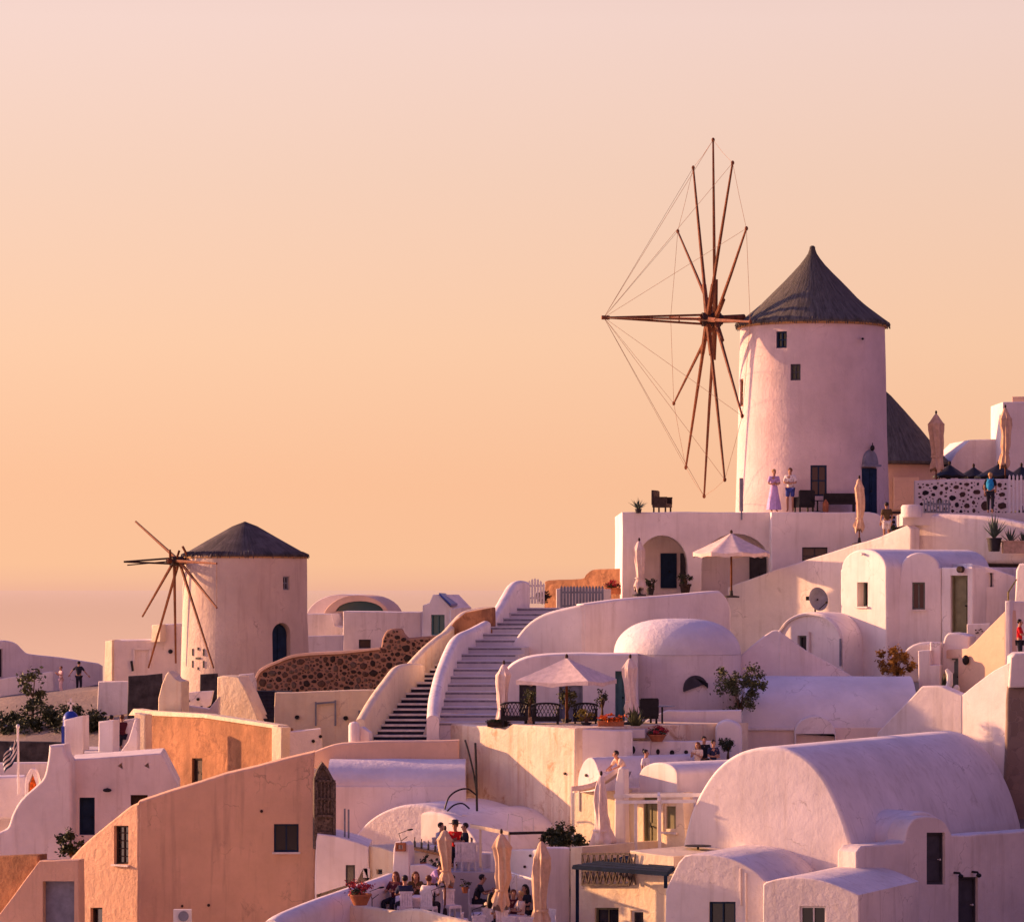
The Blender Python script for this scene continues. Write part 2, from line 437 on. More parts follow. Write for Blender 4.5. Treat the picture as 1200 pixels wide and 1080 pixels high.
# ------------------------------------------------------------------ materials
def mat(name):
    m = bpy.data.materials.new(name); m.use_nodes = True
    t = m.node_tree; b = t.nodes['Principled BSDF']
    return m, t, b
def nd(t, typ, **k):
    n = t.nodes.new(typ)
    for a, v in k.items():
        if a.startswith('i_'): n.inputs[a[2:].replace('_', ' ')].default_value = v
        else: setattr(n, a, v)
    return n
def coords(t, scale=(1,1,1)):
    tc = nd(t, 'ShaderNodeTexCoord'); mp = nd(t, 'ShaderNodeMapping'); mp.inputs['Scale'].default_value = scale
    t.links.new(tc.outputs['Object'], mp.inputs[0]); return mp.outputs[0]
def c4(c): return (c[0], c[1], c[2], 1)
def mul(c, k): return (c[0]*k, c[1]*k, c[2]*k)
def plaster(name, col, dirt=(.42,.33,.26), amount=.42, stain=.36, bump=.16, var=.12, crack=.40, lo=.52, plo=.60):
    """hand-trowelled limewash: cloudy tone, rain streaks running down, worn patches, small bumps"""
    m, t, b = mat(name); k = t.links.new
    co = coords(t)
    n1 = nd(t, 'ShaderNodeTexNoise', i_Scale=.55, i_Detail=6, i_Roughness=.62); k(co, n1.inputs['Vector'])
    r1 = nd(t, 'ShaderNodeMapRange'); r1.inputs['From Min'].default_value = .3; r1.inputs['From Max'].default_value = .7
    k(n1.outputs['Fac'], r1.inputs['Value'])
    m1 = nd(t, 'ShaderNodeMixRGB'); m1.inputs['Color1'].default_value = c4(mul(col, 1-var*1.6)); m1.inputs['Color2'].default_value = c4(mul(col, 1+var*.6))
    k(r1.outputs[0], m1.inputs['Fac'])
    # streaks
    cs = coords(t, (2.6, 2.6, .22))
    n2 = nd(t, 'ShaderNodeTexNoise', i_Scale=1.3, i_Detail=5, i_Roughness=.6); k(cs, n2.inputs['Vector'])
    r2 = nd(t, 'ShaderNodeMapRange'); r2.inputs['From Min'].default_value = lo; r2.inputs['From Max'].default_value = lo+.26; r2.inputs['To Max'].default_value = amount
    k(n2.outputs['Fac'], r2.inputs['Value'])
    m2 = nd(t, 'ShaderNodeMixRGB'); m2.inputs['Color2'].default_value = c4(dirt)
    k(r2.outputs[0], m2.inputs['Fac']); k(m1.outputs[0], m2.inputs['Color1'])
    # worn patches
    n3 = nd(t, 'ShaderNodeTexNoise', i_Scale=1.1, i_Detail=9, i_Roughness=.72); n3.inputs['Distortion'].default_value = .6; k(co, n3.inputs['Vector'])
    r3 = nd(t, 'ShaderNodeMapRange'); r3.inputs['From Min'].default_value = plo; r3.inputs['From Max'].default_value = plo+.10; r3.inputs['To Max'].default_value = stain
    k(n3.outputs['Fac'], r3.inputs['Value'])
    m3 = nd(t, 'ShaderNodeMixRGB'); m3.inputs['Color2'].default_value = c4(mul(dirt, .9))
    k(r3.outputs[0], m3.inputs['Fac']); k(m2.outputs[0], m3.inputs['Color1'])
    vd = nd(t, 'ShaderNodeTexNoise', i_Scale=2.5, i_Detail=4); k(co, vd.inputs['Vector'])
    va = nd(t, 'ShaderNodeMixRGB', blend_type='ADD'); va.inputs['Fac'].default_value = .6; k(co, va.inputs['Color1']); k(vd.outputs['Color'], va.inputs['Color2'])
    vc = nd(t, 'ShaderNodeTexVoronoi', feature='DISTANCE_TO_EDGE', i_Scale=.75); k(va.outputs[0], vc.inputs['Vector'])
    rc = nd(t, 'ShaderNodeMapRange'); rc.inputs['From Min'].default_value = .004; rc.inputs['From Max'].default_value = .016; rc.inputs['To Min'].default_value = 1; rc.inputs['To Max'].default_value = 0; k(vc.outputs['Distance'], rc.inputs['Value'])
    rm = nd(t, 'ShaderNodeMapRange'); rm.inputs['From Min'].default_value = .54; rm.inputs['From Max'].default_value = .62; rm.inputs['To Max'].default_value = crack; k(n1.outputs['Fac'], rm.inputs['Value'])
    cm = nd(t, 'ShaderNodeMath', operation='MULTIPLY'); k(rc.outputs[0], cm.inputs[0]); k(rm.outputs[0], cm.inputs[1])
    m4 = nd(t, 'ShaderNodeMixRGB'); m4.inputs['Color2'].default_value = c4(mul(dirt, .5)); k(cm.outputs[0], m4.inputs['Fac']); k(m3.outputs[0], m4.inputs['Color1'])
    k(m4.outputs[0], b.inputs['Base Color'])
    b.inputs['Roughness'].default_value = .88; b.inputs['Specular IOR Level'].default_value = .25
    n4 = nd(t, 'ShaderNodeTexNoise', i_Scale=3.5, i_Detail=7, i_Roughness=.65); k(co, n4.inputs['Vector'])
    bp = nd(t, 'ShaderNodeBump', i_Strength=bump, i_Distance=.12); k(n4.outputs['Fac'], bp.inputs['Height']); k(bp.outputs[0], b.inputs['Normal'])
    return m
def simple(name, col, rough=.7, metal=0, scale=4, var=.25, bump=0, stretch=(1,1,1)):
    m, t, b = mat(name); k = t.links.new
    co = coords(t, stretch)
    n1 = nd(t, 'ShaderNodeTexNoise', i_Scale=scale, i_Detail=5, i_Roughness=.6); k(co, n1.inputs['Vector'])
    m1 = nd(t, 'ShaderNodeMixRGB'); m1.inputs['Color1'].default_value = c4(mul(col, 1-var)); m1.inputs['Color2'].default_value = c4(mul(col, 1+var))
    rk = nd(t, 'ShaderNodeMapRange'); rk.inputs['From Min'].default_value = .34; rk.inputs['From Max'].default_value = .66; k(n1.outputs['Fac'], rk.inputs['Value'])
    k(rk.outputs[0], m1.inputs['Fac']); k(m1.outputs[0], b.inputs['Base Color'])
    b.inputs['Roughness'].default_value = rough; b.inputs['Metallic'].default_value = metal; b.inputs['Specular IOR Level'].default_value = .2
    if bump:
        bp = nd(t, 'ShaderNodeBump', i_Strength=bump, i_Distance=.05); k(n1.outputs['Fac'], bp.inputs['Height']); k(bp.outputs[0], b.inputs['Normal'])
    return m
def rubble(name, mortar, stones, scale, edge, density=1.0):
    """volcanic stones bedded in mortar: cells between mortar joints, a share of the cells plastered over"""
    m, t, b = mat(name); k = t.links.new
    co = coords(t)
    ds = nd(t, 'ShaderNodeTexNoise', i_Scale=1.6, i_Detail=6); k(co, ds.inputs['Vector'])
    ad = nd(t, 'ShaderNodeMixRGB', blend_type='ADD'); ad.inputs['Fac'].default_value = .42; k(co, ad.inputs['Color1']); k(ds.outputs['Color'], ad.inputs['Color2'])
    v1 = nd(t, 'ShaderNodeTexVoronoi', feature='DISTANCE_TO_EDGE', i_Scale=scale); k(ad.outputs[0], v1.inputs['Vector'])
    v2 = nd(t, 'ShaderNodeTexVoronoi', feature='F1', i_Scale=scale); k(ad.outputs[0], v2.inputs['Vector'])
    sp = nd(t, 'ShaderNodeSeparateColor'); k(v2.outputs['Color'], sp.inputs[0])
    e2 = nd(t, 'ShaderNodeMath', operation='MULTIPLY_ADD'); e2.inputs[1].default_value = edge*1.2; e2.inputs[2].default_value = edge*.4
    k(sp.outputs['Green'], e2.inputs[0])
    gt = nd(t, 'ShaderNodeMath', operation='GREATER_THAN'); k(v1.outputs['Distance'], gt.inputs[0]); k(e2.outputs[0], gt.inputs[1])
    lt = nd(t, 'ShaderNodeMath', operation='LESS_THAN'); lt.inputs[1].default_value = density; k(sp.outputs['Red'], lt.inputs[0])
    an = nd(t, 'ShaderNodeMath', operation='MULTIPLY'); k(gt.outputs[0], an.inputs[0]); k(lt.outputs[0], an.inputs[1])
    sc = nd(t, 'ShaderNodeMixRGB'); sc.inputs['Color1'].default_value = c4(stones[0]); sc.inputs['Color2'].default_value = c4(stones[1]); k(sp.outputs['Blue'], sc.inputs['Fac'])
    nz = nd(t, 'ShaderNodeTexNoise', i_Scale=9, i_Detail=5); k(co, nz.inputs['Vector'])
    mo = nd(t, 'ShaderNodeMixRGB'); mo.inputs['Color1'].default_value = c4(mul(mortar,.8)); mo.inputs['Color2'].default_value = c4(mul(mortar,1.15)); k(nz.outputs['Fac'], mo.inputs['Fac'])
    mx = nd(t, 'ShaderNodeMixRGB'); k(an.outputs[0], mx.inputs['Fac']); k(mo.outputs[0], mx.inputs['Color1']); k(sc.outputs[0], mx.inputs['Color2'])
    k(mx.outputs[0], b.inputs['Base Color']); b.inputs['Roughness'].default_value = .9
    bp = nd(t, 'ShaderNodeBump', i_Strength=.8, i_Distance=.08); k(an.outputs[0], bp.inputs['Height']); k(bp.outputs[0], b.inputs['Normal'])
    return m
def glass(name, col, rough=.12):
    m, t, b = mat(name); b.inputs['Base Color'].default_value = c4(col); b.inputs['Roughness'].default_value = rough
    b.inputs['Specular IOR Level'].default_value = .6; return m

WH = plaster('white limewash', (.82,.74,.69))
WH2 = plaster('weathered limewash', (.78,.69,.63), amount=.5, stain=.45, bump=.3)
ROOF = plaster('roof limewash', (.76,.70,.69), dirt=(.45,.40,.40), amount=.10, stain=.22, bump=.45)
CREAMLIT = plaster('sun tinted cream plaster', (.80,.66,.46), dirt=(.55,.32,.14), amount=.40, stain=.35, bump=.45)  # cream base; the warm tint also paints sunlight onto some walls
STAIN = plaster('rust stained plaster', (.80,.67,.50), dirt=(.50,.25,.11), amount=.6, stain=.65, bump=.4, lo=.48, var=.15, plo=.56)
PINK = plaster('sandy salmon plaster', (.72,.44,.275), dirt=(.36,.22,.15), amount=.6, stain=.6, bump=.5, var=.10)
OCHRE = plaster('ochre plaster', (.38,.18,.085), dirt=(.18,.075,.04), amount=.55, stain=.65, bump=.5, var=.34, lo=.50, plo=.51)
PALELIT = plaster('sun tinted pale plaster', (.82,.67,.55), dirt=(.5,.3,.2), amount=.2, stain=.2)
PEACH = plaster('peach plaster', (.76,.52,.36), dirt=(.5,.3,.2), amount=.2, stain=.2)
MILL = plaster('old mill plaster', (.64,.51,.41), dirt=(.40,.26,.2), amount=.5, stain=.4, bump=.5, var=.1)
MILLW = plaster('mill limewash', (.66,.53,.50), dirt=(.48,.36,.33), amount=.4, stain=.25, bump=.35)
RUBBLE = plaster('brown mortar', (.36,.21,.145), dirt=(.16,.09,.06), amount=.5, stain=.6, bump=.6)
PEBBLE = WH2
STONES = [simple('dark stone', (.035,.024,.02), .9, scale=9, var=.4), simple('brown stone', (.085,.05,.036), .9, scale=9, var=.4), simple('grey brown stone', (.12,.085,.065), .9, scale=9, var=.4)]
BSTONE = [simple('black stone', (.018,.015,.017), .85, scale=9, var=.4), simple('dark brown stone', (.07,.04,.03), .85, scale=9, var=.4)]
RAW = rubble('bare stone wall', (.26,.19,.15), ((.19,.135,.105),(.27,.195,.15)), 2.6, .03)
def thatch(name, c0, c1, c2):
    """straw laid down the slope: streaks run from the peak to the eave, with weathered patches"""
    m, t, b = mat(name); k = t.links.new
    tc = nd(t, 'ShaderNodeTexCoord'); sp = nd(t, 'ShaderNodeSeparateXYZ'); k(tc.outputs['Object'], sp.inputs[0])
    at = nd(t, 'ShaderNodeMath', operation='ARCTAN2'); k(sp.outputs['Y'], at.inputs[0]); k(sp.outputs['X'], at.inputs[1])
    sc = nd(t, 'ShaderNodeMath', operation='MULTIPLY'); sc.inputs[1].default_value = 13; k(at.outputs[0], sc.inputs[0])
    cb = nd(t, 'ShaderNodeCombineXYZ'); k(sc.outputs[0], cb.inputs[0]); k(sp.outputs['Z'], cb.inputs[1])
    n1 = nd(t, 'ShaderNodeTexNoise', i_Scale=1.5, i_Detail=8, i_Roughness=.75); k(cb.outputs[0], n1.inputs['Vector'])
    n2 = nd(t, 'ShaderNodeTexNoise', i_Scale=.8, i_Detail=5, i_Roughness=.6); k(tc.outputs['Object'], n2.inputs['Vector'])
    r1 = nd(t, 'ShaderNodeMapRange'); r1.inputs['From Min'].default_value = .32; r1.inputs['From Max'].default_value = .68; k(n1.outputs['Fac'], r1.inputs['Value'])
    r2 = nd(t, 'ShaderNodeMapRange'); r2.inputs['From Min'].default_value = .52; r2.inputs['From Max'].default_value = .72; r2.inputs['To Max'].default_value = .7; k(n2.outputs['Fac'], r2.inputs['Value'])
    m1 = nd(t, 'ShaderNodeMixRGB'); m1.inputs['Color1'].default_value = c4(c0); m1.inputs['Color2'].default_value = c4(c1); k(r1.outputs[0], m1.inputs['Fac'])
    m2 = nd(t, 'ShaderNodeMixRGB'); m2.inputs['Color2'].default_value = c4(c2); k(r2.outputs[0], m2.inputs['Fac']); k(m1.outputs[0], m2.inputs['Color1'])
    k(m2.outputs[0], b.inputs['Base Color']); b.inputs['Roughness'].default_value = .95; b.inputs['Specular IOR Level'].default_value = .1
    bp = nd(t, 'ShaderNodeBump', i_Strength=.9, i_Distance=.10); k(n1.outputs['Fac'], bp.inputs['Height']); k(bp.outputs[0], b.inputs['Normal'])
    return m
THATCH = thatch('grey thatch', (.042,.040,.036), (.18,.17,.15), (.11,.105,.095))
SLATE = thatch('old brown thatch', (.040,.036,.036), (.14,.125,.12), (.20,.18,.17))
STRAW = simple('straw rim', (.42,.24,.10), .95, scale=20, var=.4)
WOODR = simple('red brown wood', (.16,.055,.022), .75, scale=9, var=.4, stretch=(1,1,.3))
WOODD = simple('dark wood', (.045,.028,.022), .7, scale=9, var=.4)
WOODG = simple('carved grey brown wood', (.10,.075,.06), .8, scale=12, var=.6, bump=.7)
OLIVE = simple('olive paint', (.17,.16,.085), .55, scale=3, var=.15)
GREENP = simple('grey green paint', (.14,.17,.15), .5, scale=3, var=.15)
TEAL = simple('teal paint', (.07,.17,.18), .5, scale=3, var=.15)
BLUED = simple('dark blue paint', (.012,.030,.065), .85, scale=3, var=.2)
PERG = simple('navy pergola paint', (.006,.018,.042), .9, scale=3, var=.3)
BLUE = simple('bright blue paint', (.02,.05,.30), .4, scale=3, var=.2)
GREYD = simple('dark grey paint', (.055,.055,.065), .5, scale=3, var=.2)
GREYM = simple('blue grey paint', (.20,.21,.25), .55, scale=3, var=.2)
BLACK = simple('black metal and painted dark', (.015,.014,.016), .5, scale=6, var=.3)
WFRAME = simple('white paint', (.72,.67,.62), .5, scale=5, var=.08)
GLASS = glass('dark window glass', (.016,.015,.02))
TGLASS = glass('teal window glass', (.03,.09,.10))
CANVAS = simple('tan canvas', (.62,.42,.27), .9, scale=5, var=.14, bump=.3)
CANVASP = simple('pale canvas', (.72,.58,.50), .9, scale=5, var=.12, bump=.3)
TERRA = simple('terracotta', (.36,.13,.06), .8, scale=6, var=.2)
CLAY = simple('pale clay pot', (.55,.36,.24), .8, scale=6, var=.2)
DKPOT = simple('dark pot', (.035,.032,.035), .6, scale=6, var=.2)
ASH = simple('dark ash ground', (.055,.05,.05), .95, scale=2, var=.5, bump=.6)
EARTH = plaster('hillside earth', (.24,.19,.16), dirt=(.2,.15,.12), amount=.5, stain=.6, bump=.8)
PAVE = plaster('pale paving', (.62,.56,.54), dirt=(.35,.3,.3), amount=.1, stain=.3)
DSTEP = simple('dark basalt steps', (.028,.032,.055), .8, scale=5, var=.3, bump=.3)
GSTEP = plaster('grey limewashed steps', (.62,.60,.63), dirt=(.3,.3,.33), amount=.25, stain=.3)
NOSE = simple('painted step edge', (.82,.76,.66), .8, scale=4, var=.15)
NOSESHADE = simple('painted nosing shade', (.22,.22,.27), .9, scale=6, var=.3)
LEAFD = simple('dark leaves', (.040,.052,.026), .6, scale=3, var=.5)
LEAFO = simple('olive leaves', (.075,.085,.035), .6, scale=3, var=.5)
LEAFY = simple('golden leaves', (.26,.13,.025), .6, scale=3, var=.6)
LEAFG = simple('yellow green leaves', (.24,.19,.03), .6, scale=3, var=.4)
AGAVE = simple('agave leaves', (.07,.10,.075), .5, scale=3, var=.4)
BARK = simple('bark', (.11,.07,.045), .9, scale=9, var=.4, bump=.5)
FLOWR = simple('red flowers', (.30,.02,.035), .7, scale=9, var=.5)
FLOWO = simple('orange flowers', (.62,.12,.015), .7, scale=9, var=.5)
ROPE = simple('rope', (.30,.17,.10), .9, scale=9, var=.3)
SKIN = simple('skin', (.42,.22,.14), .55, scale=5, var=.12)
HAIRD = simple('dark hair', (.018,.012,.010), .5, scale=30, var=.4)
HAIRB = simple('blond hair', (.42,.26,.10), .5, scale=30, var=.3)
HAIRN = simple('brown hair', (.11,.04,.02), .5, scale=30, var=.4)
def cloth(name, c): return simple(name, c, .9, scale=8, var=.15, bump=.2)
C_WHITE = cloth('white cloth', (.75,.68,.66)); C_DARK = cloth('dark cloth', (.02,.02,.03)); C_LILAC = cloth('lilac cloth', (.52,.36,.62))
C_BLUE = cloth('blue cloth', (.05,.07,.28)); C_NAVY = cloth('navy cloth', (.025,.03,.07)); C_RED = cloth('red cloth', (.62,.015,.02))
C_BROWN = cloth('brown cloth', (.10,.065,.03)); C_PINKD = cloth('pale pink cloth', (.70,.46,.44)); C_GREY = cloth('grey cloth', (.36,.36,.42))
C_CYAN = cloth('cyan cloth', (.02,.25,.48)); C_CREAM = cloth('cream cloth', (.72,.55,.42)); C_MAROON = cloth('maroon cloth', (.10,.02,.03))
SEA, _t, _b = mat('sea water')
_t.nodes.remove(_b); _g = nd(_t, 'ShaderNodeBsdfGlossy'); _g.inputs['Color'].default_value = (.94,.885,1.02,1); _g.inputs['Roughness'].default_value = .08
_d = nd(_t, 'ShaderNodeBsdfDiffuse'); _d.inputs['Color'].default_value = (.12,.10,.12,1); _m = nd(_t, 'ShaderNodeMixShader'); _m.inputs['Fac'].default_value = .97
_t.links.new(_d.outputs[0], _m.inputs[1]); _t.links.new(_g.outputs[0], _m.inputs[2])
_t.links.new(_m.outputs[0], [n for n in _t.nodes if n.type == 'OUTPUT_MATERIAL'][0].inputs['Surface'])
# ------------------------------------------------------------------ ground and sea
def make_ground():
    # rows of (Y, ((px, z) ...)): a hillside that climbs away from the eye, drops to the sea beyond
    rows = [(-40, ((-900,-60),(300,-4),(600,-1.8),(900,-1.8),(2200,-1.8))), (0, ((-900,-60),(300,-2.2),(600,-1.7),(900,-1.7),(2200,-1.7))), (35, ((-900,-60),(0,-14),(600,-12),(1200,-10),(2200,0))),
            (80, ((-900,-50),(0,-17),(600,-15),(1200,-14),(2200,-3))), (105, ((-900,-30),(0,-14),(600,-13),(1200,-12.5),(2200,-2))),
            (116, ((-900,-28),(0,-13),(300,-12.5),(600,-11.2),(1200,-11),(2200,0))), (122, ((-900,-28),(0,-13),(300,-13),(600,-9.5),(900,-9),(1200,-8),(2200,2))),
            (130, ((-900,-27),(0,-12),(300,-11),(500,-8),(600,-6.6),(900,-7),(1100,-6),(1200,-4),(2200,4))),
            (140, ((-900,-27),(0,-11),(300,-9),(500,-6),(600,-4),(900,-6.2),(1100,-3),(1200,-1),(2200,6))),
            (148, ((-900,-26),(0,-10),(300,-7.0),(600,-3.0),(720,-.9),(850,-1.5),(920,-4.5),(1100,1),(1200,2),(2200,7))),
            (160, ((-900,-24),(0,-8.6),(150,-7.5),(300,-5.2),(600,-2),(720,-.5),(900,.5),(1200,2.2),(2200,7))),
            (180, ((-900,-30),(0,-5.9),(300,-4.2),(600,-2.8),(900,-.5),(1200,1.5),(2200,5))),
            (215, ((-900,-60),(0,-6.5),(300,-5),(600,-5),(900,-3),(1200,-1),(2200,0))),
            (250, ((-900,-116),(0,-40),(300,-30),(600,-25),(900,-20),(1200,-20),(2200,-20))),
            (330, ((-900,-116),(0,-116),(600,-116),(1200,-116),(2200,-116)))]
    def zr(row, px):
        p = row[1]
        for (a, za), (b, zb) in zip(p, p[1:]):
            if px <= b: 
                t = max(0, (px-a)/(b-a)); return za+(zb-za)*t
        return p[-1][1]
    mb = MB(); nx = 100; vs = []; fs = []; ys = []
    for a, b in zip(rows, rows[1:]):
        k = max(1, int((b[0]-a[0])/2.5))
        for i in range(k): ys.append((a, b, i/k))
    ys.append((rows[-2], rows[-1], 1))
    for a, b, t in ys:
        Y = a[0]+(b[0]-a[0])*t
        for j in range(nx+1):
            px = -900+3100*j/nx
            x = (px-600)/F*max(Y, 90)
            z = zr(a, px)*(1-t)+zr(b, px)*t
            vs.append((x, Y, z+.25*noise.noise(Vector((x*.25, Y*.25, 0)))))
    for i in range(len(ys)-1):
        for j in range(nx):
            q = i*(nx+1)+j; fs.append((q, q+1, q+nx+2, q+nx+1))
    mb.add(vs, fs); o = mb.build('hillside_ground', EARTH); props(o, kind='structure')
    mb = MB(); mb.add([(-150000,-20000,-108),(150000,-20000,-108),(150000,260000,-108),(-150000,260000,-108)], [(0,1,2,3)])
    o = mb.build('sea', SEA, smooth=0, fix=False); props(o, kind='structure')
make_ground()

def T(name, label, cat, px, py, Y, group=None): return thing(name, label, cat, P(px, py, Y), 0, group)

# ------------------------------------------------------------------ the two windmills
def cyl_window(par, cx, cy, rad, px, py, w, h, frame, pane, arch=False, Yc=None, dome=False):
    """window frame and pane standing in a hole cut in a round wall; returns the cutter"""
    s = max(-.98, min(.98, (XX(px, cy)-cx)/rad)); a = math.asin(s); n = Vector((math.sin(a), -math.cos(a), 0))
    z = ZZ(py, cy-rad*math.cos(a)); c = Vector((cx, cy, z)) + n*(rad-.12); yaw = a
    mb = MB(); mb.box(Vector((cx,cy,z))+n*rad, (w, .7, h), yaw); 
    if arch:
        for i in range(0, 5): mb.box(Vector((cx,cy,z+h/2+.0))+n*rad, (w*math.cos(math.asin(i/5))-.002, .7, w*i/5), yaw)
    cu = mb.build('cutter', frame)
    mb = MB(); t = .07
    for sx in (-1,1): mb.box(c+Vector((math.cos(a),math.sin(a),0))*sx*(w/2-t/2), (t,.09,h), yaw)
    for sz in (-1,1): mb.box(c+Vector((0,0,sz*(h/2-t/2))), (w-2*t,.085,t), yaw)
    mb.box(c, (.05,.06,h-2*t), yaw); mb.box(c, (w-2*t,.05,.05), yaw)
    fr = mb.build('window', frame, par)
    mb = MB(); mb.box(c-n*.05, (w-.04,.03,h-.04), yaw)
    mb.build('pane', pane, fr)
    return cu

def flat(o):
    for p in o.data.polygons: p.use_smooth = False
def big_mill():
    Y = 151.5; cx = XX(952, Y); zb = ZZ(600, 147)-.05; zt = ZZ(382, Y)
    t = thing('windmill', 'tall white windmill with a pointed grey thatched cap and twelve bare poles', 'windmill', (cx, Y, zb))
    rb = 3.37; rt = 3.16; H = zt-zb
    mb = MB(); prof = [(rb+.02,-.8)] + [(rb+(rt-rb)*(k/12)**.8, H*k/12) for k in range(13)]
    mb.lathe(prof, (cx, Y, zb), 160, mod=lambda w, z: 1+.006*noise.noise(Vector((math.cos(w)*2, math.sin(w)*2, z*.4))))
    tower = mb.build('tower', MILLW, t)
    rr = lambda py: rb+(rt-rb)*(600-py)/218
    cs = [cyl_window(t, cx, Y, rr(398), 910, 398, .50, .72, BLUED, GLASS), cyl_window(t, cx, Y, rr(436), 925.5, 436, .44, .70, GREYD, GLASS),
          cyl_window(t, cx, Y, rr(563), 951.5, 563, .70, 1.32, BLUED, GLASS), cyl_window(t, cx, Y, rr(460), 866.5, 460, .5, 1.2, WOODR, GLASS)]
    # door with an arched tympanum
    a = math.asin((XX(1013.5, Y)-cx)/rb); n = Vector((math.sin(a), -math.cos(a), 0)); c = Vector((cx,Y,0))+n*rb
    mb = MB(); mb.box(c+Vector((0,0,zb+1.02)), (.98,.8,2.04), a); cs.append(mb.build('cutter', WH))
    cut(tower, cs); flat(tower)
    mb = MB()
    for s in (-1,1): mb.box(c-n*.1+Vector((math.cos(a),math.sin(a),0))*s*.25+Vector((0,0,zb+1.0)), (.46,.07,1.96), a)
    for s in (-1,1):
        for q in (.5, 1.4): mb.box(c-n*.06+Vector((math.cos(a),math.sin(a),0))*s*.25+Vector((0,0,zb+q)), (.28,.04,.7), a)
    d = mb.build('door', BLUED, t)
    mb = MB(); mb.ell(c-n*.02+Vector((math.cos(a),math.sin(a),0))*.06+Vector((0,0,zb+1.0)), (.04,.04,.04)); mb.build('handle', BLACK, d)
    mb = MB(); u = Vector((math.cos(a),math.sin(a),0))
    pts = [c+n*.04+Vector((0,0,zb+2.14))+u*.46*math.cos(math.pi*i/12)+Vector((0,0,.64*math.sin(math.pi*i/12))) for i in range(13)]
    vs = [p-n*.2 for p in pts]+pts; mb.add(vs, [tuple(range(13)), tuple(range(25,12,-1))]+[(i,13+i,14+i,i+1) for i in range(12)])
    mb.box(c+n*.06+Vector((0,0,zb+2.11)), (1.1,.16,.09), a)
    mb.build('fanlight', GREYM, t)
    mb = MB(); q = c+n*.1+Vector((0,0,zb+2.86)); mb.ell(q, (.10,.10,.13)); mb.tube([q, q+Vector((0,0,.22))], .025); mb.build('door_lamp', BLACK, t)
    mb = MB(); mb.tube([P(1011,397,Y-2.6), P(1011,397,Y-3.0)], .06); mb.build('vent_pipe', BLACK, t)
    # cap
    k = F/Y; za = ZZ(288, Y)
    pro = [(3.02, zt-.02),(3.34, zt-.03),(3.37, zt+.04),(3.28,zt+.14)]
    for f, r in ((.10,2.98),(.22,2.45),(.34,1.98),(.46,1.56),(.56,1.22),(.66,.88),(.76,.56),(.84,.34),(.90,.20),(.955,.13),(.985,.12),(1.0,.06)):
        pro.append((r, zt+(za-zt)*f))
    mb = MB(); mb.lathe(pro, (cx,Y,0), 60, mod=lambda w, z: 1+.018*noise.noise(Vector((math.cos(w)*6, math.sin(w)*6, z*1.3)))+.012*math.sin(w*30+3*math.sin(z)))
    cap = mb.build('cap', THATCH, t)
    rg = random.Random(2); mb = MB()
    for i in range(230):
        w = 2*math.pi*i/230+rg.uniform(-.01,.01); n_ = Vector((math.cos(w), math.sin(w), 0)); r_ = 3.30+rg.uniform(-.04,.05); p = Vector((cx,Y,zt+.10))+n_*r_
        mb.tube([p-n_*.25+Vector((0,0,.10)), p, p+n_*.05+Vector((0,0,-rg.uniform(.10,.26)))], [.04,.035,.012], 4)
    mb.build('straw_fringe', THATCH, cap, smooth=0)
    mb = MB(); mb.lathe([(3.16,zt-.12),(3.28,zt-.10),(3.30,zt+.0),(3.16,zt+.0)], (cx,Y,0), 60); mb.build('eave_rim', STRAW, cap)
    # sails
    hub = P(833.5, 374.5, 150.4); R_ = 209/F*150.3
    u = Vector((.165,-.982,-.088)).normalized(); ax = Vector((-.982,-.165,.006)); ax = (ax-u*ax.dot(u)).normalized(); v = u.cross(ax); v = v if v.z > 0 else -v
    s = MB(); ap = P(872,373,151.0)
    s.tube([ap, hub, hub+ax*.5], [.19,.17,.15], 10); shaft = s.build('axle', WOODR, t)
    s = MB(); s.tube([hub-ax*.42, hub+ax*.42], .30, 12); s.tube([hub-ax*.5, hub-ax*.42], .22, 12); s.build('hub', WOODD, t)
    tip = hub+ax*(126/F*150.3/.982)
    s = MB()
    for o in (v*.20, -v*.20, u*.16, -u*.16): s.tube([hub+ax*.3+o, tip], [.055,.045], 6)
    for q in (.3,.55,.75):
        a = hub.lerp(tip, q); w_ = 1-q; s.tube([a+v*.2*w_, a-v*.2*w_], .03, 5)
    s.tube([tip-ax*.25, tip+ax*.1], .09, 8); bows = s.build('bowsprit', WOODR, t)
    tips = []
    for i in range(12):
        ph = math.pi*i/6; d = v*math.cos(ph)+u*math.sin(ph); rd = R_*(1+.012*math.sin(i*5.1))
        bend = ax*(.10*math.sin(i*2.3))+u.cross(d)*0
        tp = hub+d*rd+ax*.12; tips.append(tp)
        s = MB(); side = ax*(.16 if i % 2 else -.16)
        s.tube([hub+side, (hub+side).lerp(tp,.5)+bend*.15, tp], [.085,.07,.045], 6)
        s.tube([hub+side+d*.25, hub+side+d*1.75], [.13,.10], 6); s.ell(tp, (.075,.075,.1))
        s.build('sail_pole', WOODR, t)
    s = MB()
    for i, tp in enumerate(tips):
        s.tube([tip, tp], .0085, 4, False)
        q = tips[(i+1)%12]; s.tube([tp, tp.lerp(q,.5)-Vector((0,0,.06)), q], .0085, 4, False)
    s.build('rigging', ROPE, t)
big_mill()

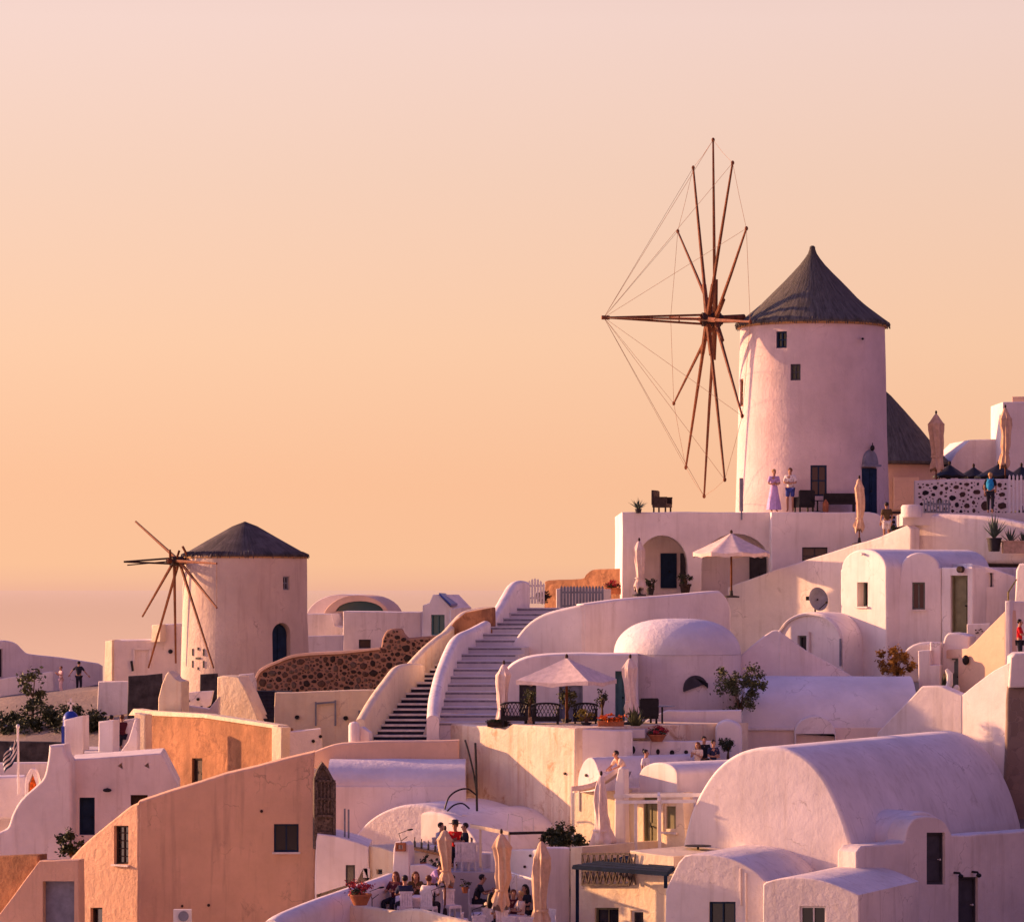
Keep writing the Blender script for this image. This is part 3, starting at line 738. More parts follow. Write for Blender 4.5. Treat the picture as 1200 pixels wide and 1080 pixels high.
def old_mill():
    Y = 170; cx = XX(287, Y); zb = ZZ(800, 167)-.2; zt = ZZ(651, Y); rad = 72/F*Y
    t = thing('windmill', 'weathered pinkish windmill with a low dark conical roof and broken sails', 'windmill', (cx, Y, zb))
    mb = MB(); prof = [(rad+.13,-1.2)]+[(rad+.13*(1-k/10), (zt-zb)*k/10) for k in range(11)]
    mb.lathe(prof, (cx,Y,zb), 150, mod=lambda w, z: 1+.012*noise.noise(Vector((math.cos(w)*2, math.sin(w)*2, z*.4))))
    tower = mb.build('tower', MILL, t)
    cs = [cyl_window(t, cx, Y, rad, 338.5, 683, .42, .66, GREYM, GLASS)]
    a = math.asin((XX(333, Y)-cx)/rad); n = Vector((math.sin(a), -math.cos(a), 0)); c = Vector((cx,Y,0))+n*rad; u = Vector((math.cos(a),math.sin(a),0))
    zd = ZZ(785, Y-2.4); q = []
    for i in range(13): q.append(u*.55*math.cos(math.pi*i/12)+Vector((0,0,1.75+.55*math.sin(math.pi*i/12))))
    q = [u*.55] + q + [u*-.55]
    z3 = Vector((0,0,zd)); vs = [c+z3+p+n*.6 for p in q]+[c+z3+p-n*.4 for p in q]; m = len(q)
    mb = MB(); mb.add(vs, [tuple(range(m)), tuple(range(2*m-1,m-1,-1))]+[(i,m+i,m+(i+1)%m,(i+1)%m) for i in range(m)])
    cs.append(mb.build('cutter', MILL))
    cut(tower, cs); flat(tower)
    mb = MB(); vs = [c+z3+p*.97-n*.28 for p in q]+[c+z3+p*.97-n*.38 for p in q]
    mb.add(vs, [tuple(range(m)), tuple(range(2*m-1,m-1,-1))]+[(i,m+i,m+(i+1)%m,(i+1)%m) for i in range(m)])
    mb.box(c+z3-n*.25+Vector((0,0,1.0)), (.05,.05,2.0), a)
    d = mb.build('door', BLUED, t)
    mb = MB(); mb.ell(c+z3-n*.22+u*.08+Vector((0,0,1)), (.04,.04,.04)); mb.build('handle', BLACK, d)
    for (px, py, dx, dz) in ((225,764,.05,.34),(239,764,.05,.34),(225,778,.05,.34),(239,778,.05,.34),(232,771,.30,.10),(232,760,.05,.14),(232,783,.05,.14)):
        s_ = (XX(px,Y-2.6)-cx)/(rad+.1); a_ = math.asin(max(-.97,min(.97,s_))); n_ = Vector((math.sin(a_),-math.cos(a_),0))
        mb = MB(); mb.box(Vector((cx,Y,ZZ(py,Y-2.4)))+n_*(rad+.10), (dx,.12,dz), a_); mb.build('wall_dash', BLACK, t)  # small black dashes set on the wall
    # roof of boards
    za = ZZ(611, Y); mb = MB()
    mb.lathe([(rad-.2,zt-.05),(rad+.07,zt-.06),(rad+.09,zt+.02),(rad*.86,zt+.32),(rad*.62,zt+.74),(rad*.42,zt+1.08),(rad*.2,za-.22),(.10,za-.03),(.05,za)], (cx,Y,0), 22,
             mod=lambda w, z: 1+.02*noise.noise(Vector((math.cos(w)*4, math.sin(w)*4, z))))
    cap = mb.build('cap', SLATE, t, smooth=12)
    for px, py in ((240,652),(305,647),(322,653)):
        pass
    rg = random.Random(3); mb = MB()
    for i in range(170):
        w = 2*math.pi*i/170+rg.uniform(-.015,.015); n_ = Vector((math.cos(w), math.sin(w), 0)); p = Vector((cx,Y,zt+.04))+n_*(rad+.06+rg.uniform(-.05,.05))
        mb.tube([p-n_*.3+Vector((0,0,.13)), p, p+n_*.04+Vector((0,0,-rg.uniform(.06,.22)))], [.045,.04,.012], 4)
    mb.build('straw_fringe', SLATE, cap, smooth=0)
    mb = MB(); mb.lathe([(rad-.05,zt-.14),(rad+.06,zt-.13),(rad+.07,zt-.06),(rad-.05,zt-.06)], (cx,Y,0), 48); mb.build('eave_rim', STRAW, cap)
    hub = P(207, 657, 168.6); W_ = MB
    s = W_(); s.tube([P(236,659,169.4), hub, P(196,657,168.2)], [.17,.14,.11], 8); s.build('axle', WOODR, t)
    s = W_(); s.tube([P(200,657,168.4), P(214,657.5,168.8)], .24, 10); s.build('hub', WOODD, t)
    tip = P(145,658,167.6); s = W_()
    for o in ((0,.10),(0,-.10)): s.tube([hub+Vector((0,0,o[1]*1.5)), tip], [.05,.045], 5)
    s.tube([P(149,662,167.6), P(204,657,168.4)], .03, 5); s.build('bowsprit', WOODD, t)
    u = Vector((.36,-.93,0)).normalized()
    tips = {}
    for i, (x, y) in enumerate(((159,611),(254,660),(254,712),(167,722),(174,782),(206,777),(250,782))):
        dx = (x-207)/F*168.6; d = u*(dx/.36); tp = hub+d; tp.z = (HZ-y)/F*tp.y; tp.x = (x-600)/F*tp.y; tips[i] = tp
        s = W_(); off = Vector((-.12 if i % 2 else .12,0,0)); s.tube([hub+off, tp], [.085,.05], 6); s.build('sail_pole', WOODR, t)
    for (x, y, x2, y2) in ((199,644,200,664),(210,645,204,664),(214,640,222,656)):
        s = W_(); s.tube([P(x,y,168.3), P(x2,y2,168.6)], .06, 6); s.build('broken_pole', WOODR, t)
    s = W_(); s.tube([tips[1], tips[2]], .012, 4, False); s.build('rigging', ROPE, t)
old_mill()
# ------------------------------------------------------------------ right side: mill terrace and houses below it
def dots(par, pl_args, pts, m, name='vent_hole', d=.05):
    """round drain and vent openings: short dark sleeves let into a wall"""
    pl = Plane(*pl_args)
    for (x, y, r) in pts:
        c = pl.uv(x, y); rr = r/F*pl.O.y
        mb = MB(); mb.tube([pl.w(c, -d), pl.w(c, .12)], rr, 10); mb.build(name, m, par)

t = T('terrace_house', 'long white building with two arched porches carrying the tall windmill', 'house', 816, 700, 147)
block(t, 'wall', [(729,720),(729,600),(904.5,600),(904.5,720)], 729, 147, 0, 10, WH, r=.05,
      holes=[void([(746,700)]+arc(746,806,627,662,14)+[(806,700)], 1.7), void([(822,708)]+arc(822,903,625,662,14)[:-2]+[(901.5,655),(901.5,708)], 1.7)])
block(t, 'side_wall', [(904,720),(904,600)]+cr([(1018,600),(1030,603),(1038,613),(1041,622)],4)+[(1041,720)], 904, 146.2, 0, 9, WH, r=.05,
      holes=[win(rect(940,641,970,662), GREYD, GLASS, .25)])
# porch doors stand on the recessed back wall
pl = Plane(729, 148.72, 0)
for r_, fr in ((rect(774,648,793,689), WFRAME), (rect(797,648,806,689), GREYD), (rect(878,652,900,690), GREYD)):
    fill(t, Plane(729, 148.70, 0), clean([pl.uv(*q) for q in r_]), door(r_, GREYD if fr is GREYD else BLUED, BLACK, .0))
mb = MB(); mb.tube([P(869,596,146.9), P(869,609,146.9)], .04); mb.build('drain_pipe', GREYM, t)
mb = MB(); mb.tube([P(868.5,560,147.6), P(868.5,599,147.6)], .09, 8); mb.build('flue_pipe', GREYM, t)

t = T('retaining_wall', 'long white sloping ramp wall rising to the right beneath the mill terrace', 'wall', 920, 750, 141)
block(t, 'wall', [(852,800),(852,688),(905,668.5),(985,643),(1030,629),(1062,615.5),(1068,619),(1068,800)], 852, 146.8, 44, .6, WH2, amp=.05)
t = T('parapet_wall', 'bulging white round parapet below the pebble wall', 'wall', 1130, 640, 139.5)
block(t, 'wall', [(1060,660)]+cr([(1061,640),(1063,620),(1068,610),(1078,604),(1100,602),(1130,603),(1165,606),(1200,613),(1260,624)],4)+[(1260,660)], 1130, 139.8, 30, .9, WH2, r=.14, amp=.05)
mb = MB(); mb.lathe([(.42,0),(.42,.42),(.36,.5),(.1,.52)], P(1068,606,140.2), 16); mb.build('pier', WH2, t)

# three-bay vaulted house
t = T('vaulted_house', 'white house of small vaults with two narrow windows and a tall olive door', 'house', 1060, 775, 134)
block(t, 'round_bay', [(984,830),(984.5,667)]+arc(985.5,1039,643,667,14)+[(1039,830)], 985, 135.6, 54, 5.5, WH, r=.09, holes=[win(rect(1004.5,682,1017,710.5), GREENP, GLASS, .4, 0, 0)])
block(t, 'middle_bay', [(1040,830),(1055,668)]+arc(1056,1101,647,665,12)+[(1104,665),(1104,830)], 1056, 133.8, 10, 5, WH, r=.09, holes=[win(rect(1069,682,1084,714), GREENP, GLASS, .22, 1, 0)])
block(t, 'door_bay', [(1103,830),(1103,664.5),(1139,664.5),(1140,668),(1140,830)], 1103, 133.5, 38, 4, WH, r=.07, holes=[door(rect(1114,674,1134,741), OLIVE, BLACK, .22, 1)])
block(t, 'end_wall', [(1139,830),(1139,660),(1160,664),(1190,675),(1193,700),(1193,830)], 1139, 133.3, -12, 4, WH, r=.07, holes=[win(rect(1155,671,1164.5,687.5), GREYD, GLASS, .25, 0, 0)])
pl = Plane(1103, 133.42, 38); c = pl.uv(1126,667)
mb = MB(); mb.tube([pl.w(c,-.12), pl.w(c,.1)], .13, 14); mb.build('wall_lamp', WOODD, t)
pl = Plane(985,135.5,54); c = pl.uv(1011,649); mb = MB(); mb.tube([pl.w(c,-.1), pl.w(c,.1)], .05, 8); mb.build('spout', WFRAME, t)

t = T('arched_house', 'little round topped white house with a moulded arch edge below the dish', 'house', 948, 770, 136)
o = block(t, 'wall', [(908,820),(909,748)]+arc(910,988,717,751,18)+[(989,820)], 910, 136.0, 44, 1.5, WH, r=.05, holes=[win(rect(934.5,744.5,945,765), GREENP, GLASS, .2, 0, 0)])
pl = Plane(910, 136.0, 44); mb = MB()
mb.tube([pl.w(pl.uv(*q), -.03) for q in arc(912.5,985.5,719.5,752,20)], .07, 6); mb.build('arch_moulding', WH2, o)
for x in (949, 986):
    mb = MB(); mb.tube([pl.w(pl.uv(x,740 if x<970 else 748),-.06), pl.w(pl.uv(x,765 if x<970 else 780),-.06)], .05, 6); mb.build('rain_pipe', GREYM if x > 970 else WH2, t)

t = T('garden_wall', 'white garden wall climbing to a peak beside the small arched house', 'wall', 860, 830, 130)
block(t, 'wall', [(778,860),(780,823),(806,811),(832,797),(855,779),(880,757),(896,744),(905,738.5),(914,738.5),(914,860)], 780, 131, 10, .5, WH, amp=.04)
block(t, 'return_wall', [(913,860),(913,738.5),(947,763),(995,789),(1010,800),(1010,860)], 913, 130.2, -16, .5, WH, amp=.04)

t = T('low_wall', 'low plain white wall stepped in front of the dome by the olive tree', 'wall', 810, 866, 124)
block(t, 'wall', [(742,880),(743,851),(752,847),(765,839),(782,831.5),(869,831.5),(869,880)], 742, 124.2, 4, .4, WH, amp=.03)

# vault house facing us
def vault_x(par, x0, x1, Yf, ye, Yr, yr, mat, n=12, over=.0, sk=0):
    """half barrel whose ridge runs across the view: front eave at (Yf,ye), ridge at (Yr,yr)"""
    a0 = XX(x0, Yf); a1 = XX(x1, Yf); z0 = ZZ(ye, Yf); z1 = ZZ(yr, Yr); D = Yr-Yf
    prof = [(0, z0-.5)] + [(D-D*math.cos(math.pi/2*i/n), z0+(z1-z0)*math.sin(math.pi/2*i/n)) for i in range(n+1)]
    prof += [(D+D*math.sin(math.pi/2*i/n), z0+(z1-z0)*math.cos(math.pi/2*i/n)) for i in range(1, n+1)] + [(2*D, z0-.5)]
    k = 14; vs = []; m = len(prof); fs = []
    for j in range(k+1):
        x = a0+(a1-a0)*j/k
        for y, z in prof: vs.append((x+sk*y, Yf+y, z+.03*noise.noise(Vector((x*.6,y*.6,z)))))
    for j in range(k):
        for i in range(m-1): fs.append((j*m+i, (j+1)*m+i, (j+1)*m+i+1, j*m+i+1))
    fs += [tuple(range(m)), tuple(k*m+i for i in range(m-1,-1,-1))]
    mb = MB(); mb.add(vs, fs); return mb.build('roof', mat, par, smooth=35)
t = T('vault_house', 'white house with a broad lilac barrel roof and a round headed dormer', 'house', 970, 885, 124)
vault_x(t, 870, 1076, 126, 853, 128.6, 792, ROOF)
block(t, 'wall', [(870,960),(870,852),(1030,852),(1076,852),(1076,960)], 870, 125.95, 0, 1.0, PALELIT, r=.03, amp=.01)  # peach tint stands in for sunlight on this front
block(t, 'dormer', [(931,960),(931,858)]+arc(931,979,839,859,14)+[(979.5,858),(979.5,960)], 931, 125.6, 0, 2.6, WH, r=.05,
      holes=[dict(kind='dark', poly=rect(933,859.5,978.5,880), depth=1.2, frame=BLACK)])  # black panel paints the darkness inside the dormer opening
block(t, 'coping', [(869,855.5),(869,852),(931,852),(931,855.5)], 869, 125.85, 0, .5, WH, r=.02, amp=0)

# dome beside the parasol terrace
t = T('domed_house', 'smooth white oval dome on a rounded drum with a flat ledge', 'house', 794, 830, 130)
c = Vector((XX(794,130.6), 130.6, 0)); a = 74.5/F*130; z0 = ZZ(768,128.5); zt = ZZ(725,130.5)
mb = MB(); pr = [(a*1.0, ZZ(880,128)), (a*1.0, z0)]
mb.lathe(pr+[(a*.985,z0+.03)], c, 48, mod=lambda w, z: 1+.006*noise.noise(Vector((math.cos(w)*2, math.sin(w)*2, z)))); mb.build('drum', WH, t)
mb = MB(); pr = []
for i in range(15):
    q = math.pi/2*i/14; pr.append((a*1.005*math.cos(q)**.72 if i < 14 else .02, z0+.02+(zt-z0)*math.sin(q)**.95))
mb.lathe(pr, c, 56, mod=lambda w, z: 1+.01*noise.noise(Vector((math.cos(w)*1.5, math.sin(w)*1.5, z*.7)))); mb.build('dome', ROOF, t, smooth=60)
block(t, 'ledge', [(699,779),(699,768),(745,766),(745,781)], 699, 128.0, 6, 2.6, WH, r=.08, amp=.01)
pl = Plane(801, 128.15, -14)
q = clean([pl.uv(*k_) for k_ in ([(801,810)]+arc(801,829,791,806,10)+[(829,800)])])
mb = MB(); slab_mesh(mb, pl, q, -.08, .6); o = mb.build('arched_window', GREYD, t)
t = T('terrace_room', 'white terrace room with dark doors behind the open square parasol', 'house', 670, 850, 126)
block(t, 'wall', [(590,880)]+cr([(590,795),(593,786),(602,777),(618,770),(640,767),(662,766)],4)+[(748,766),(748,880)], 590, 126.4, 0, 3, WH, r=.08,
      holes=[door(rect(608.5,800,628.5,850), GREYD, BLACK, .35), door(rect(655,800,683,852), GREYM, BLACK, .25), door(rect(721,786,732.5,845), TEAL, BLACK, .3, 1)])

# curved retaining wall behind the dome
t = T('curved_wall', 'tall white retaining wall with a rounded crest behind the dome', 'wall', 690, 780, 134)
block(t, 'left_face', [(588,830)]+cr([(588,800),(590,779),(598,757),(612,737),(628,723.5),(648,715),(684,707.5)],5)+[(684.5,830)], 684, 133.5, 22, .8, WH, r=.12)
block(t, 'right_face', [(684,830),(684,707.5)]+cr([(684,707.5),(735,701),(800,696),(838,692),(846,694),(853,703),(857,713)],4)+[(857,830)], 684, 133.5, -22, .8, WH, r=.1)

# broad stairs
t = T('staircase', 'broad pale limewashed staircase curving up between two rounded walls', 'stairs', 560, 845, 124)
ks = [(516,580,846),(517,580,837),(519,580,828),(521,580,819),(523,581,810),(525,582,801),(528,583,792),(532,583,783),(536,585,774),(540,590,766),(545,597,758),(552,605,749),(560,612,742),(572,622,734),(585,633,729),(596,645,724),(604,652,718),(610,660,712)]
stairs(t, 'steps', [(a-13, b+18, y, 124.2+i*.95) for i, (a, b, y) in enumerate(ks)], [GSTEP, GSTEP, GSTEP], nose=.04, over=.05)
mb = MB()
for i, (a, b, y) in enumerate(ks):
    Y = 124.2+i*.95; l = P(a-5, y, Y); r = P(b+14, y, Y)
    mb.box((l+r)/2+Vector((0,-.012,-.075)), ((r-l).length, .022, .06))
mb.build('nosing_shadow', NOSESHADE, t)  # dark strip under each nosing paints its shadow
t = T('stair_wall', 'sinuous thick white wall winding up the left of the broad stairs', 'wall', 511, 840, 124)
sweep(t, 'wall', cr([(507,838,123.6),(509,815,125.4),(513,797,127),(518,780,129),(526,760,131.2),(536,744,133),(554,735,135),(574,724,137.2),(584,711,138.6),(592,697,139.6),(600,684,140.4),(607,680,141),(615,681,141.6)],4), .44, 2.6, WH, .7)

# dark stairs
t = T('staircase', 'dark basalt staircase with white painted edges rising beside a sun tinted cream wall', 'stairs', 460, 866, 124.5)
ls = []
for i in range(12):
    k = i/11; ls.append((424+49*k, 501+16*k, 867-68*k, 124.6+6.2*k))
for i in range(1, 8):
    k = i/7; ls.append((478+36*k, 516+13*k, 799-37*k, 131.4+5*k))
stairs(t, 'steps', ls, [DSTEP, DSTEP, NOSE], nose=.075, over=.04)
t = T('stair_wall', 'sun tinted cream stepped parapet wall on the left of the dark stairs', 'wall', 440, 866, 124.5)
sweep(t, 'lower_wall', cr([(422,842,123.9),(436,818,125.6),(452,796,127.6),(464,781,129),(476,777,130.2),(490,777,131.3),(494,779,131.5)],4), .34, 1.6, CREAMLIT, .6)  # cream tint puts the sunlight into the parapet's colour
sweep(t, 'upper_wall', cr([(481,776,131.6),(497,759,133.4),(512,746,135.2),(522,739,136.4),(534,726,138),(544,716.5,139.4),(560,712,141),(576,711,142)],4), .34, 2.2, CREAMLIT, .6)
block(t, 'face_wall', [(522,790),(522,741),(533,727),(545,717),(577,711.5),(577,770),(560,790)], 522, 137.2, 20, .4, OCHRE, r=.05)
mb = MB(); mb.lathe([(.20,-.9),(.20,.22),(.15,.32),(.04,.36)], P(415,857,123.4), 14); mb.build('pier', WH, t)
block(t, 'foot_wall', [(411,890),(412,852),(424,851),(433,858),(433,890)], 411, 123.6, 20, .3, WH, r=.04)
dots(t, (545,137.1,20), [(541,729,2.2),(552,729,2.6)], WOODD)

# tall terrace wall with rust stains
t = T('terrace_wall', 'tall rust stained cream wall under the parasol terrace', 'wall', 590, 960, 121)
block(t, 'wall', [(493,1040),(493,868)]+cr([(493,868),(498,850),(504,835)],3)+[(509,840),(514,846),(570,850.5),(591,854.5),(600,848),(674,853),(674,1040)], 674, 118.6, 52, 8.0, STAIN, r=.07, amp=.04)
t2 = T('terrace_wall', 'pink white wall turning away right of the rust stained wall', 'wall', 705, 960, 119)
block(t2, 'wall', [(672,1000),(672,853.5),(742,856),(742,1000)], 672, 118.72, -14, .5, WH, r=.05)
dots(t, (674,118.6,52), [(662.5,906,1.7)], WOODD)

# parapet with pierced openings; black slabs paint the shade inside the holes
t = T('pierced_parapet', 'white parapet pierced with rows of round holes under the flower bowl', 'wall', 780, 893, 121)
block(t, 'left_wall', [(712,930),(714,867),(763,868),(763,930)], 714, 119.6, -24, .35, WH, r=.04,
      holes=[dict(kind='dark', name='stone', depth=.03, frame=BLACK, poly=[(x+a*math.cos(w*.785), y+b*math.sin(w*.785)) for w in range(8)]) for (x,y,a,b) in ((720.5,880,1.8,2.4),(731,873.5,1.4,1.8),(737.5,872.5,2.0,2.2),(742,878.5,2.8,5.0),(730,882,3,2.4),(754,879,1.4,2.6))])  # not stone: black slabs paint the shade in the holes
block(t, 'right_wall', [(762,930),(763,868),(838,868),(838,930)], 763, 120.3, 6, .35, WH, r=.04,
      holes=[dict(kind='dark', name='stone', depth=.03, frame=BLACK, poly=[(x+a*math.cos(w*.785), y+b*math.sin(w*.785)) for w in range(8)]) for (x,y,a,b) in ((771,880.5,2.4,3.6),(787.5,881.5,3.0,3.2),(804,881,2.6,2.6),(804.5,888.5,3,2.6))])  # not stone: black slabs paint the shade in the holes
t = T('pier', 'rounded white pier behind the little topiary tree', 'pier', 853, 890, 121)
block(t, 'wall', [(838,930)]+cr([(838,852),(841,847),(850,843),(860,845),(867,850),(869,856)],4)+[(869,930)], 838, 121.6, 5, .9, WH, r=.12)

# right edge: peach stair wall, front sloping wall, bare stone buttress
t = T('stair_wall', 'peach stair wall with a grey green door and a ship lamp', 'wall', 1140, 811, 128)
block(t, 'wall', [(1102,860),(1102,761),(1133,759.5),(1140,754),(1178,715),(1180,860)], 1102, 130.4, 54, .8, PEACH, r=.06,
      holes=[door(rect(1108.5,771,1123,812), GREENP, BLACK, .22, 1)])
pl = Plane(1102,130.4,54); c = pl.uv(1134,773); mb = MB(); mb.ell(pl.w(c,-.1), (.13,.1,.19)); mb.tube([pl.w(c,-.1), pl.w(c,.06)], .05); mb.build('wall_lamp', BLACK, t)
t = T('planter_wall', 'small white stepped wall with pebbles beside the olive door', 'wall', 1145, 758, 131)
block(t, 'wall', [(1133,775),(1133,731),(1160,730),(1160,775)], 1133, 131.4, 10, .4, WH, r=.04)
dots(t, (1133,131.4,10), [(1143.5,738,.9),(1146,741,1.0),(1149.5,737,.9),(1151,739.5,.8),(1144,741.5,.8),(1147.5,738,.7)], WOODD)
block(t, 'landing', [(1103,790)]+cr([(1103,760),(1107,746),(1113,741),(1125,742),(1136,745)],3)+[(1136,790)], 1103, 130.2, 20, 1.2, WH, r=.08)
t = T('low_vault', 'tiny white vault and chimney blocks in front of the middle bay', 'vault', 1085, 775, 131)
block(t, 'vault', [(1055,800)]+arc(1056,1112,752,775,12)+[(1112,800)], 1056, 131.6, 12, 1.5, WH, r=.1)
block(t, 'chimney', [(1076,830),(1076,762),(1090,762),(1090,779),(1102,779),(1102,830)], 1076, 129.4, 14, .8, WH, r=.05)
block(t, 'upper_block', [(1090,790),(1090,752),(1093,752),(1102,753),(1102,790)], 1090, 129.9, 14, .6, WH, r=.05)
t = T('sloping_wall', 'large smooth white wall sweeping down to the left in the right foreground', 'wall', 1100, 890, 124)
block(t, 'wall', [(1027,960),(1027,866)]+cr([(1028,858),(1046,839),(1067,818),(1079,805)],4)+cr([(1081,803.5),(1101,803.5),(1113,808),(1128,814.5)],4)+[(1128,960)], 1127, 123.8, 32, .6, WH, r=.06)
block(t, 'right_wall', [(1126.5,960),(1126.5,814)]+cr([(1127,813.5),(1129,812.5),(1147,798),(1164,785.5),(1183,776)],4)+[(1184,960)], 1127, 123.82, 48, .6, WH, r=.05)
t = T('stone_buttress', 'bare grey brown stone buttress under a white cap at the right edge', 'wall', 1195, 900, 121)
block(t, 'wall', [(1174,1000),(1178,880),(1180,804),(1300,800),(1300,1000)], 1178, 121.9, 6, 3, RAW, r=.12, amp=.09)
block(t, 'cap', [(1182,806),(1184,770),(1190,765),(1300,763),(1300,806)], 1182, 121.7, 6, 3, WH2, r=.08, amp=.04)
t = T('gatepost_wall', 'white wall behind the person in red at the right edge', 'wall', 1190, 775, 127)
block(t, 'post', [(1177,800),(1177.5,704),(1184,703),(1184,800)], 1177, 127.6, 25, .4, WH, r=.05)
block(t, 'wall', [(1184,800),(1184,704),(1300,704),(1300,800)], 1184, 127.9, 0, .4, WH, r=.05)
t = T('upper_wall', 'sunlit white stair wall at the right edge above the gatepost', 'wall', 1200, 700, 131)
block(t, 'wall', [(1188,712),(1190,668),(1194,660),(1300,655),(1300,712)], 1188, 131.5, 28, 1.2, WH, r=.1)
t = T('handrail', 'short yellow handrail at the right edge', 'handrail', 1182, 702, 129)
mb = MB(); mb.tube([P(1181.5,704,129), P(1181.5,694,129), P(1191,679,130.5)], .03, 6); mb.build('rail', FLOWO if False else LEAFG, t)

# great barrel vault, front right
t = T('barrel_vault_house', 'huge smooth barrel vaulted house with a half round end wall', 'house', 905, 1010, 112)
v = [(798,1040),(800,990)]+cr([(802,980),(810,950),(824,922),(841,899),(861,884),(884,876.5),(908,874.5),(928,879),(947,890),(964,909),(978,934),(990,963),(999,995)],4)+[(1001,1012),(1001,1040)]
block(t, 'vault', v, 905, 110.2, 30, 14.2, WH, r=.12, amp=.04)
block(t, 'side_wall', [(1003,1110),(1004,998),(1010,991),(1058,987)]+cr([(1061,984),(1064,970),(1072,959),(1085,956),(1098,957),(1108,963),(1116,978)],3)+[(1135,978),(1200,973),(1290,966),(1290,1110)], 1004, 107.8, -44, .8, WH2, r=.06,
      holes=[door(rect(1086,975,1107.5,1036), GREYD, WFRAME, .2, 1), door(rect(1123,1027,1146,1090), GREYD, WFRAME, .2, 1)])
pl = Plane(1004,107.8,-44)
mb = MB()
for q in ((1118,1022),(1139,1021)):
    c = pl.uv(*q); mb.tube([pl.w(c,0), pl.w(c,-.22), pl.w(c,-.28)+Vector((0,0,-.08))], .04, 6); mb.ell(pl.w(c,-.28)+Vector((0,0,-.1)), (.09,.09,.07))
mb.build('wall_lamp', BLACK, t)
block(t, 'dormer_vault', [(1048,1010)]+arc(1050,1112,950,990,12)+[(1114,1010)], 1050, 109.9, -44, 2.6, WH, r=.08)

t = T('low_house', 'low white house with two shallow vaulted roofs in the right foreground', 'house', 940, 1080, 107)
block(t, 'left_bay', [(779,1120),(780,1043),(787,1027),(795,1010),(802,1002),(812,1000)]+cr([(830,1001),(850,1004),(868,1010),(884,1020),(896,1033)],4)+[(896,1120)], 780, 107.0, 26, 5.5, WH2, r=.05,
      holes=[win(rect(831,1056,862,1100), BLUED, GLASS, .12, 1, 0)])
block(t, 'right_bay', [(894,1120),(894,1036)]+cr([(897,1033),(915,1028.5),(935,1027.5),(958,1030),(982,1037),(1007,1048)],4)+[(1007,1120)], 894, 104.7, 26, 5.4, WH2, r=.05,
      holes=[win(rect(937,1061,968,1100), WFRAME, GLASS, .12, 1, 0)])
mb = MB(); pl = Plane(780,107.0,26)
for x, y0, y1 in ((874,1022,1090),(868,1017,1060)): mb.tube([pl.w(pl.uv(x,y0),-.02), pl.w(pl.uv(x,y1),-.02)], .03, 6)
mb.build('cable', WH2, t)
# ------------------------------------------------------------------ centre bottom
t = T('small_vault_house', 'tiny vaulted white house with a pointed end beside the rust stained wall', 'house', 690, 930, 118)
block(t, 'vault', [(676,960),(677,912)]+cr([(679,903),(684,892),(691,887),(697,891),(702,903),(706,914)],4)+[(707,960)], 676, 117.6, 54, 4.5, WH, r=.05)
dots(t, (676,117.6,54), [(687.5,908,1.8)], WOODD)
block(t, 'wall', [(668,1000),(668,929),(731,925),(731,1000)], 668, 116.6, 50, .4, CREAMLIT, r=.04)
t = T('vault_end_house', 'small cream house with a flat arched end wall behind the white pergola', 'house', 770, 990, 115)
block(t, 'vault', [(748,1010),(748.5,905)]+arc(749,794,893,908,12)+[(794,1010)], 749, 114.9, 52, 5.4, WH, r=.06)
block(t, 'wall', [(731,1030),(731,928),(800,928),(806,1030)], 731, 114.8, 47, .5, CREAMLIT, r=.04,
      holes=[door(rect(754,934,770,998), OLIVE, BLACK, .15, 2), win(rect(777,941,793,974), CREAMLIT, OLIVE, .12, 0, 0, t=.09)])
t = T('pergola', 'thin white pergola frame on posts in front of the cream house', 'pergola', 770, 998, 112.6)
mb = MB()
mb.bar(P(720,932,113.4), P(822,931,112.0), .10, .12); mb.bar(P(722,939.5,112.6), P(815,938.5,111.5), .10, .10)
mb.bar(P(772,929,112.4), P(772,939,111.9), .08, .08); mb.build('beam', WFRAME, t)
for x, Y, y0, y1 in ((745,112.8,938,1000),(773,112.0,932,1003)):
    mb = MB(); mb.bar(P(x,y0,Y), P(x,y1,Y), .10, .10); mb.build('post', WFRAME, t)
t = T('pillar', 'slim tall white pillar left of the two people on the roof', 'pillar', 726, 993, 113.6)
block(t, 'wall', [(719,1000),(720,921),(724,900),(728,898),(732,901),(733,1000)], 720, 113.6, 25, .4, WH, r=.06)
t = T('roof_terrace_wall', 'white roof terrace parapet under the two leaning people', 'wall', 740, 925, 116)
block(t, 'wall', [(722,960),(722,922),(750,922),(750,960)], 722, 115.2, 25, .4, WH, r=.05)

t = T('balcony_house', 'cream balcony house with a carved wooden rail under the blue pergola', 'house', 720, 1080, 110)
block(t, 'wall', [(668,1130),(668,992),(682,992),(683,1040),(737,1037),(738,996),(762,1000),(790,1003),(790,1130)], 668, 111.3, 44, 4, CREAMLIT, r=.04,
      holes=[win(rect(697,1063,725,1100), OLIVE, GLASS, .14, 1, 0), win(rect(739,1066,754,1100), WFRAME, GLASS, .14, 0, 0)])
mb = MB(); pl = Plane(668,111.18,44)
def br(a, b, w=.05): mb.bar(pl.w(pl.uv(*a),0), pl.w(pl.uv(*b),0), w, w)
br((682,1000),(738,1000),.06); br((682,1036),(738,1036),.07); br((682,1020),(738,1020),.04)
for i in range(9):
    x = 682+7*i; br((x,1036),(x+3.5,1021)); br((x+3.5,1021),(x+7,1036)); br((x,1000),(x+3.5,1018),.035); br((x+3.5,1018),(x+7,1000),.035); br((x,1000),(x,1036),.035)
o = mb.build('balcony_rail', WOODG, t)
block(t, 'balcony_floor', [(681,1041),(681,1037),(739,1034),(739,1038)], 681, 111.0, 44, 1.6, CREAMLIT, r=.01, amp=0)
t = T('pergola', 'dark blue wooden pergola canopy on thin blue posts', 'pergola', 735, 1080, 109)
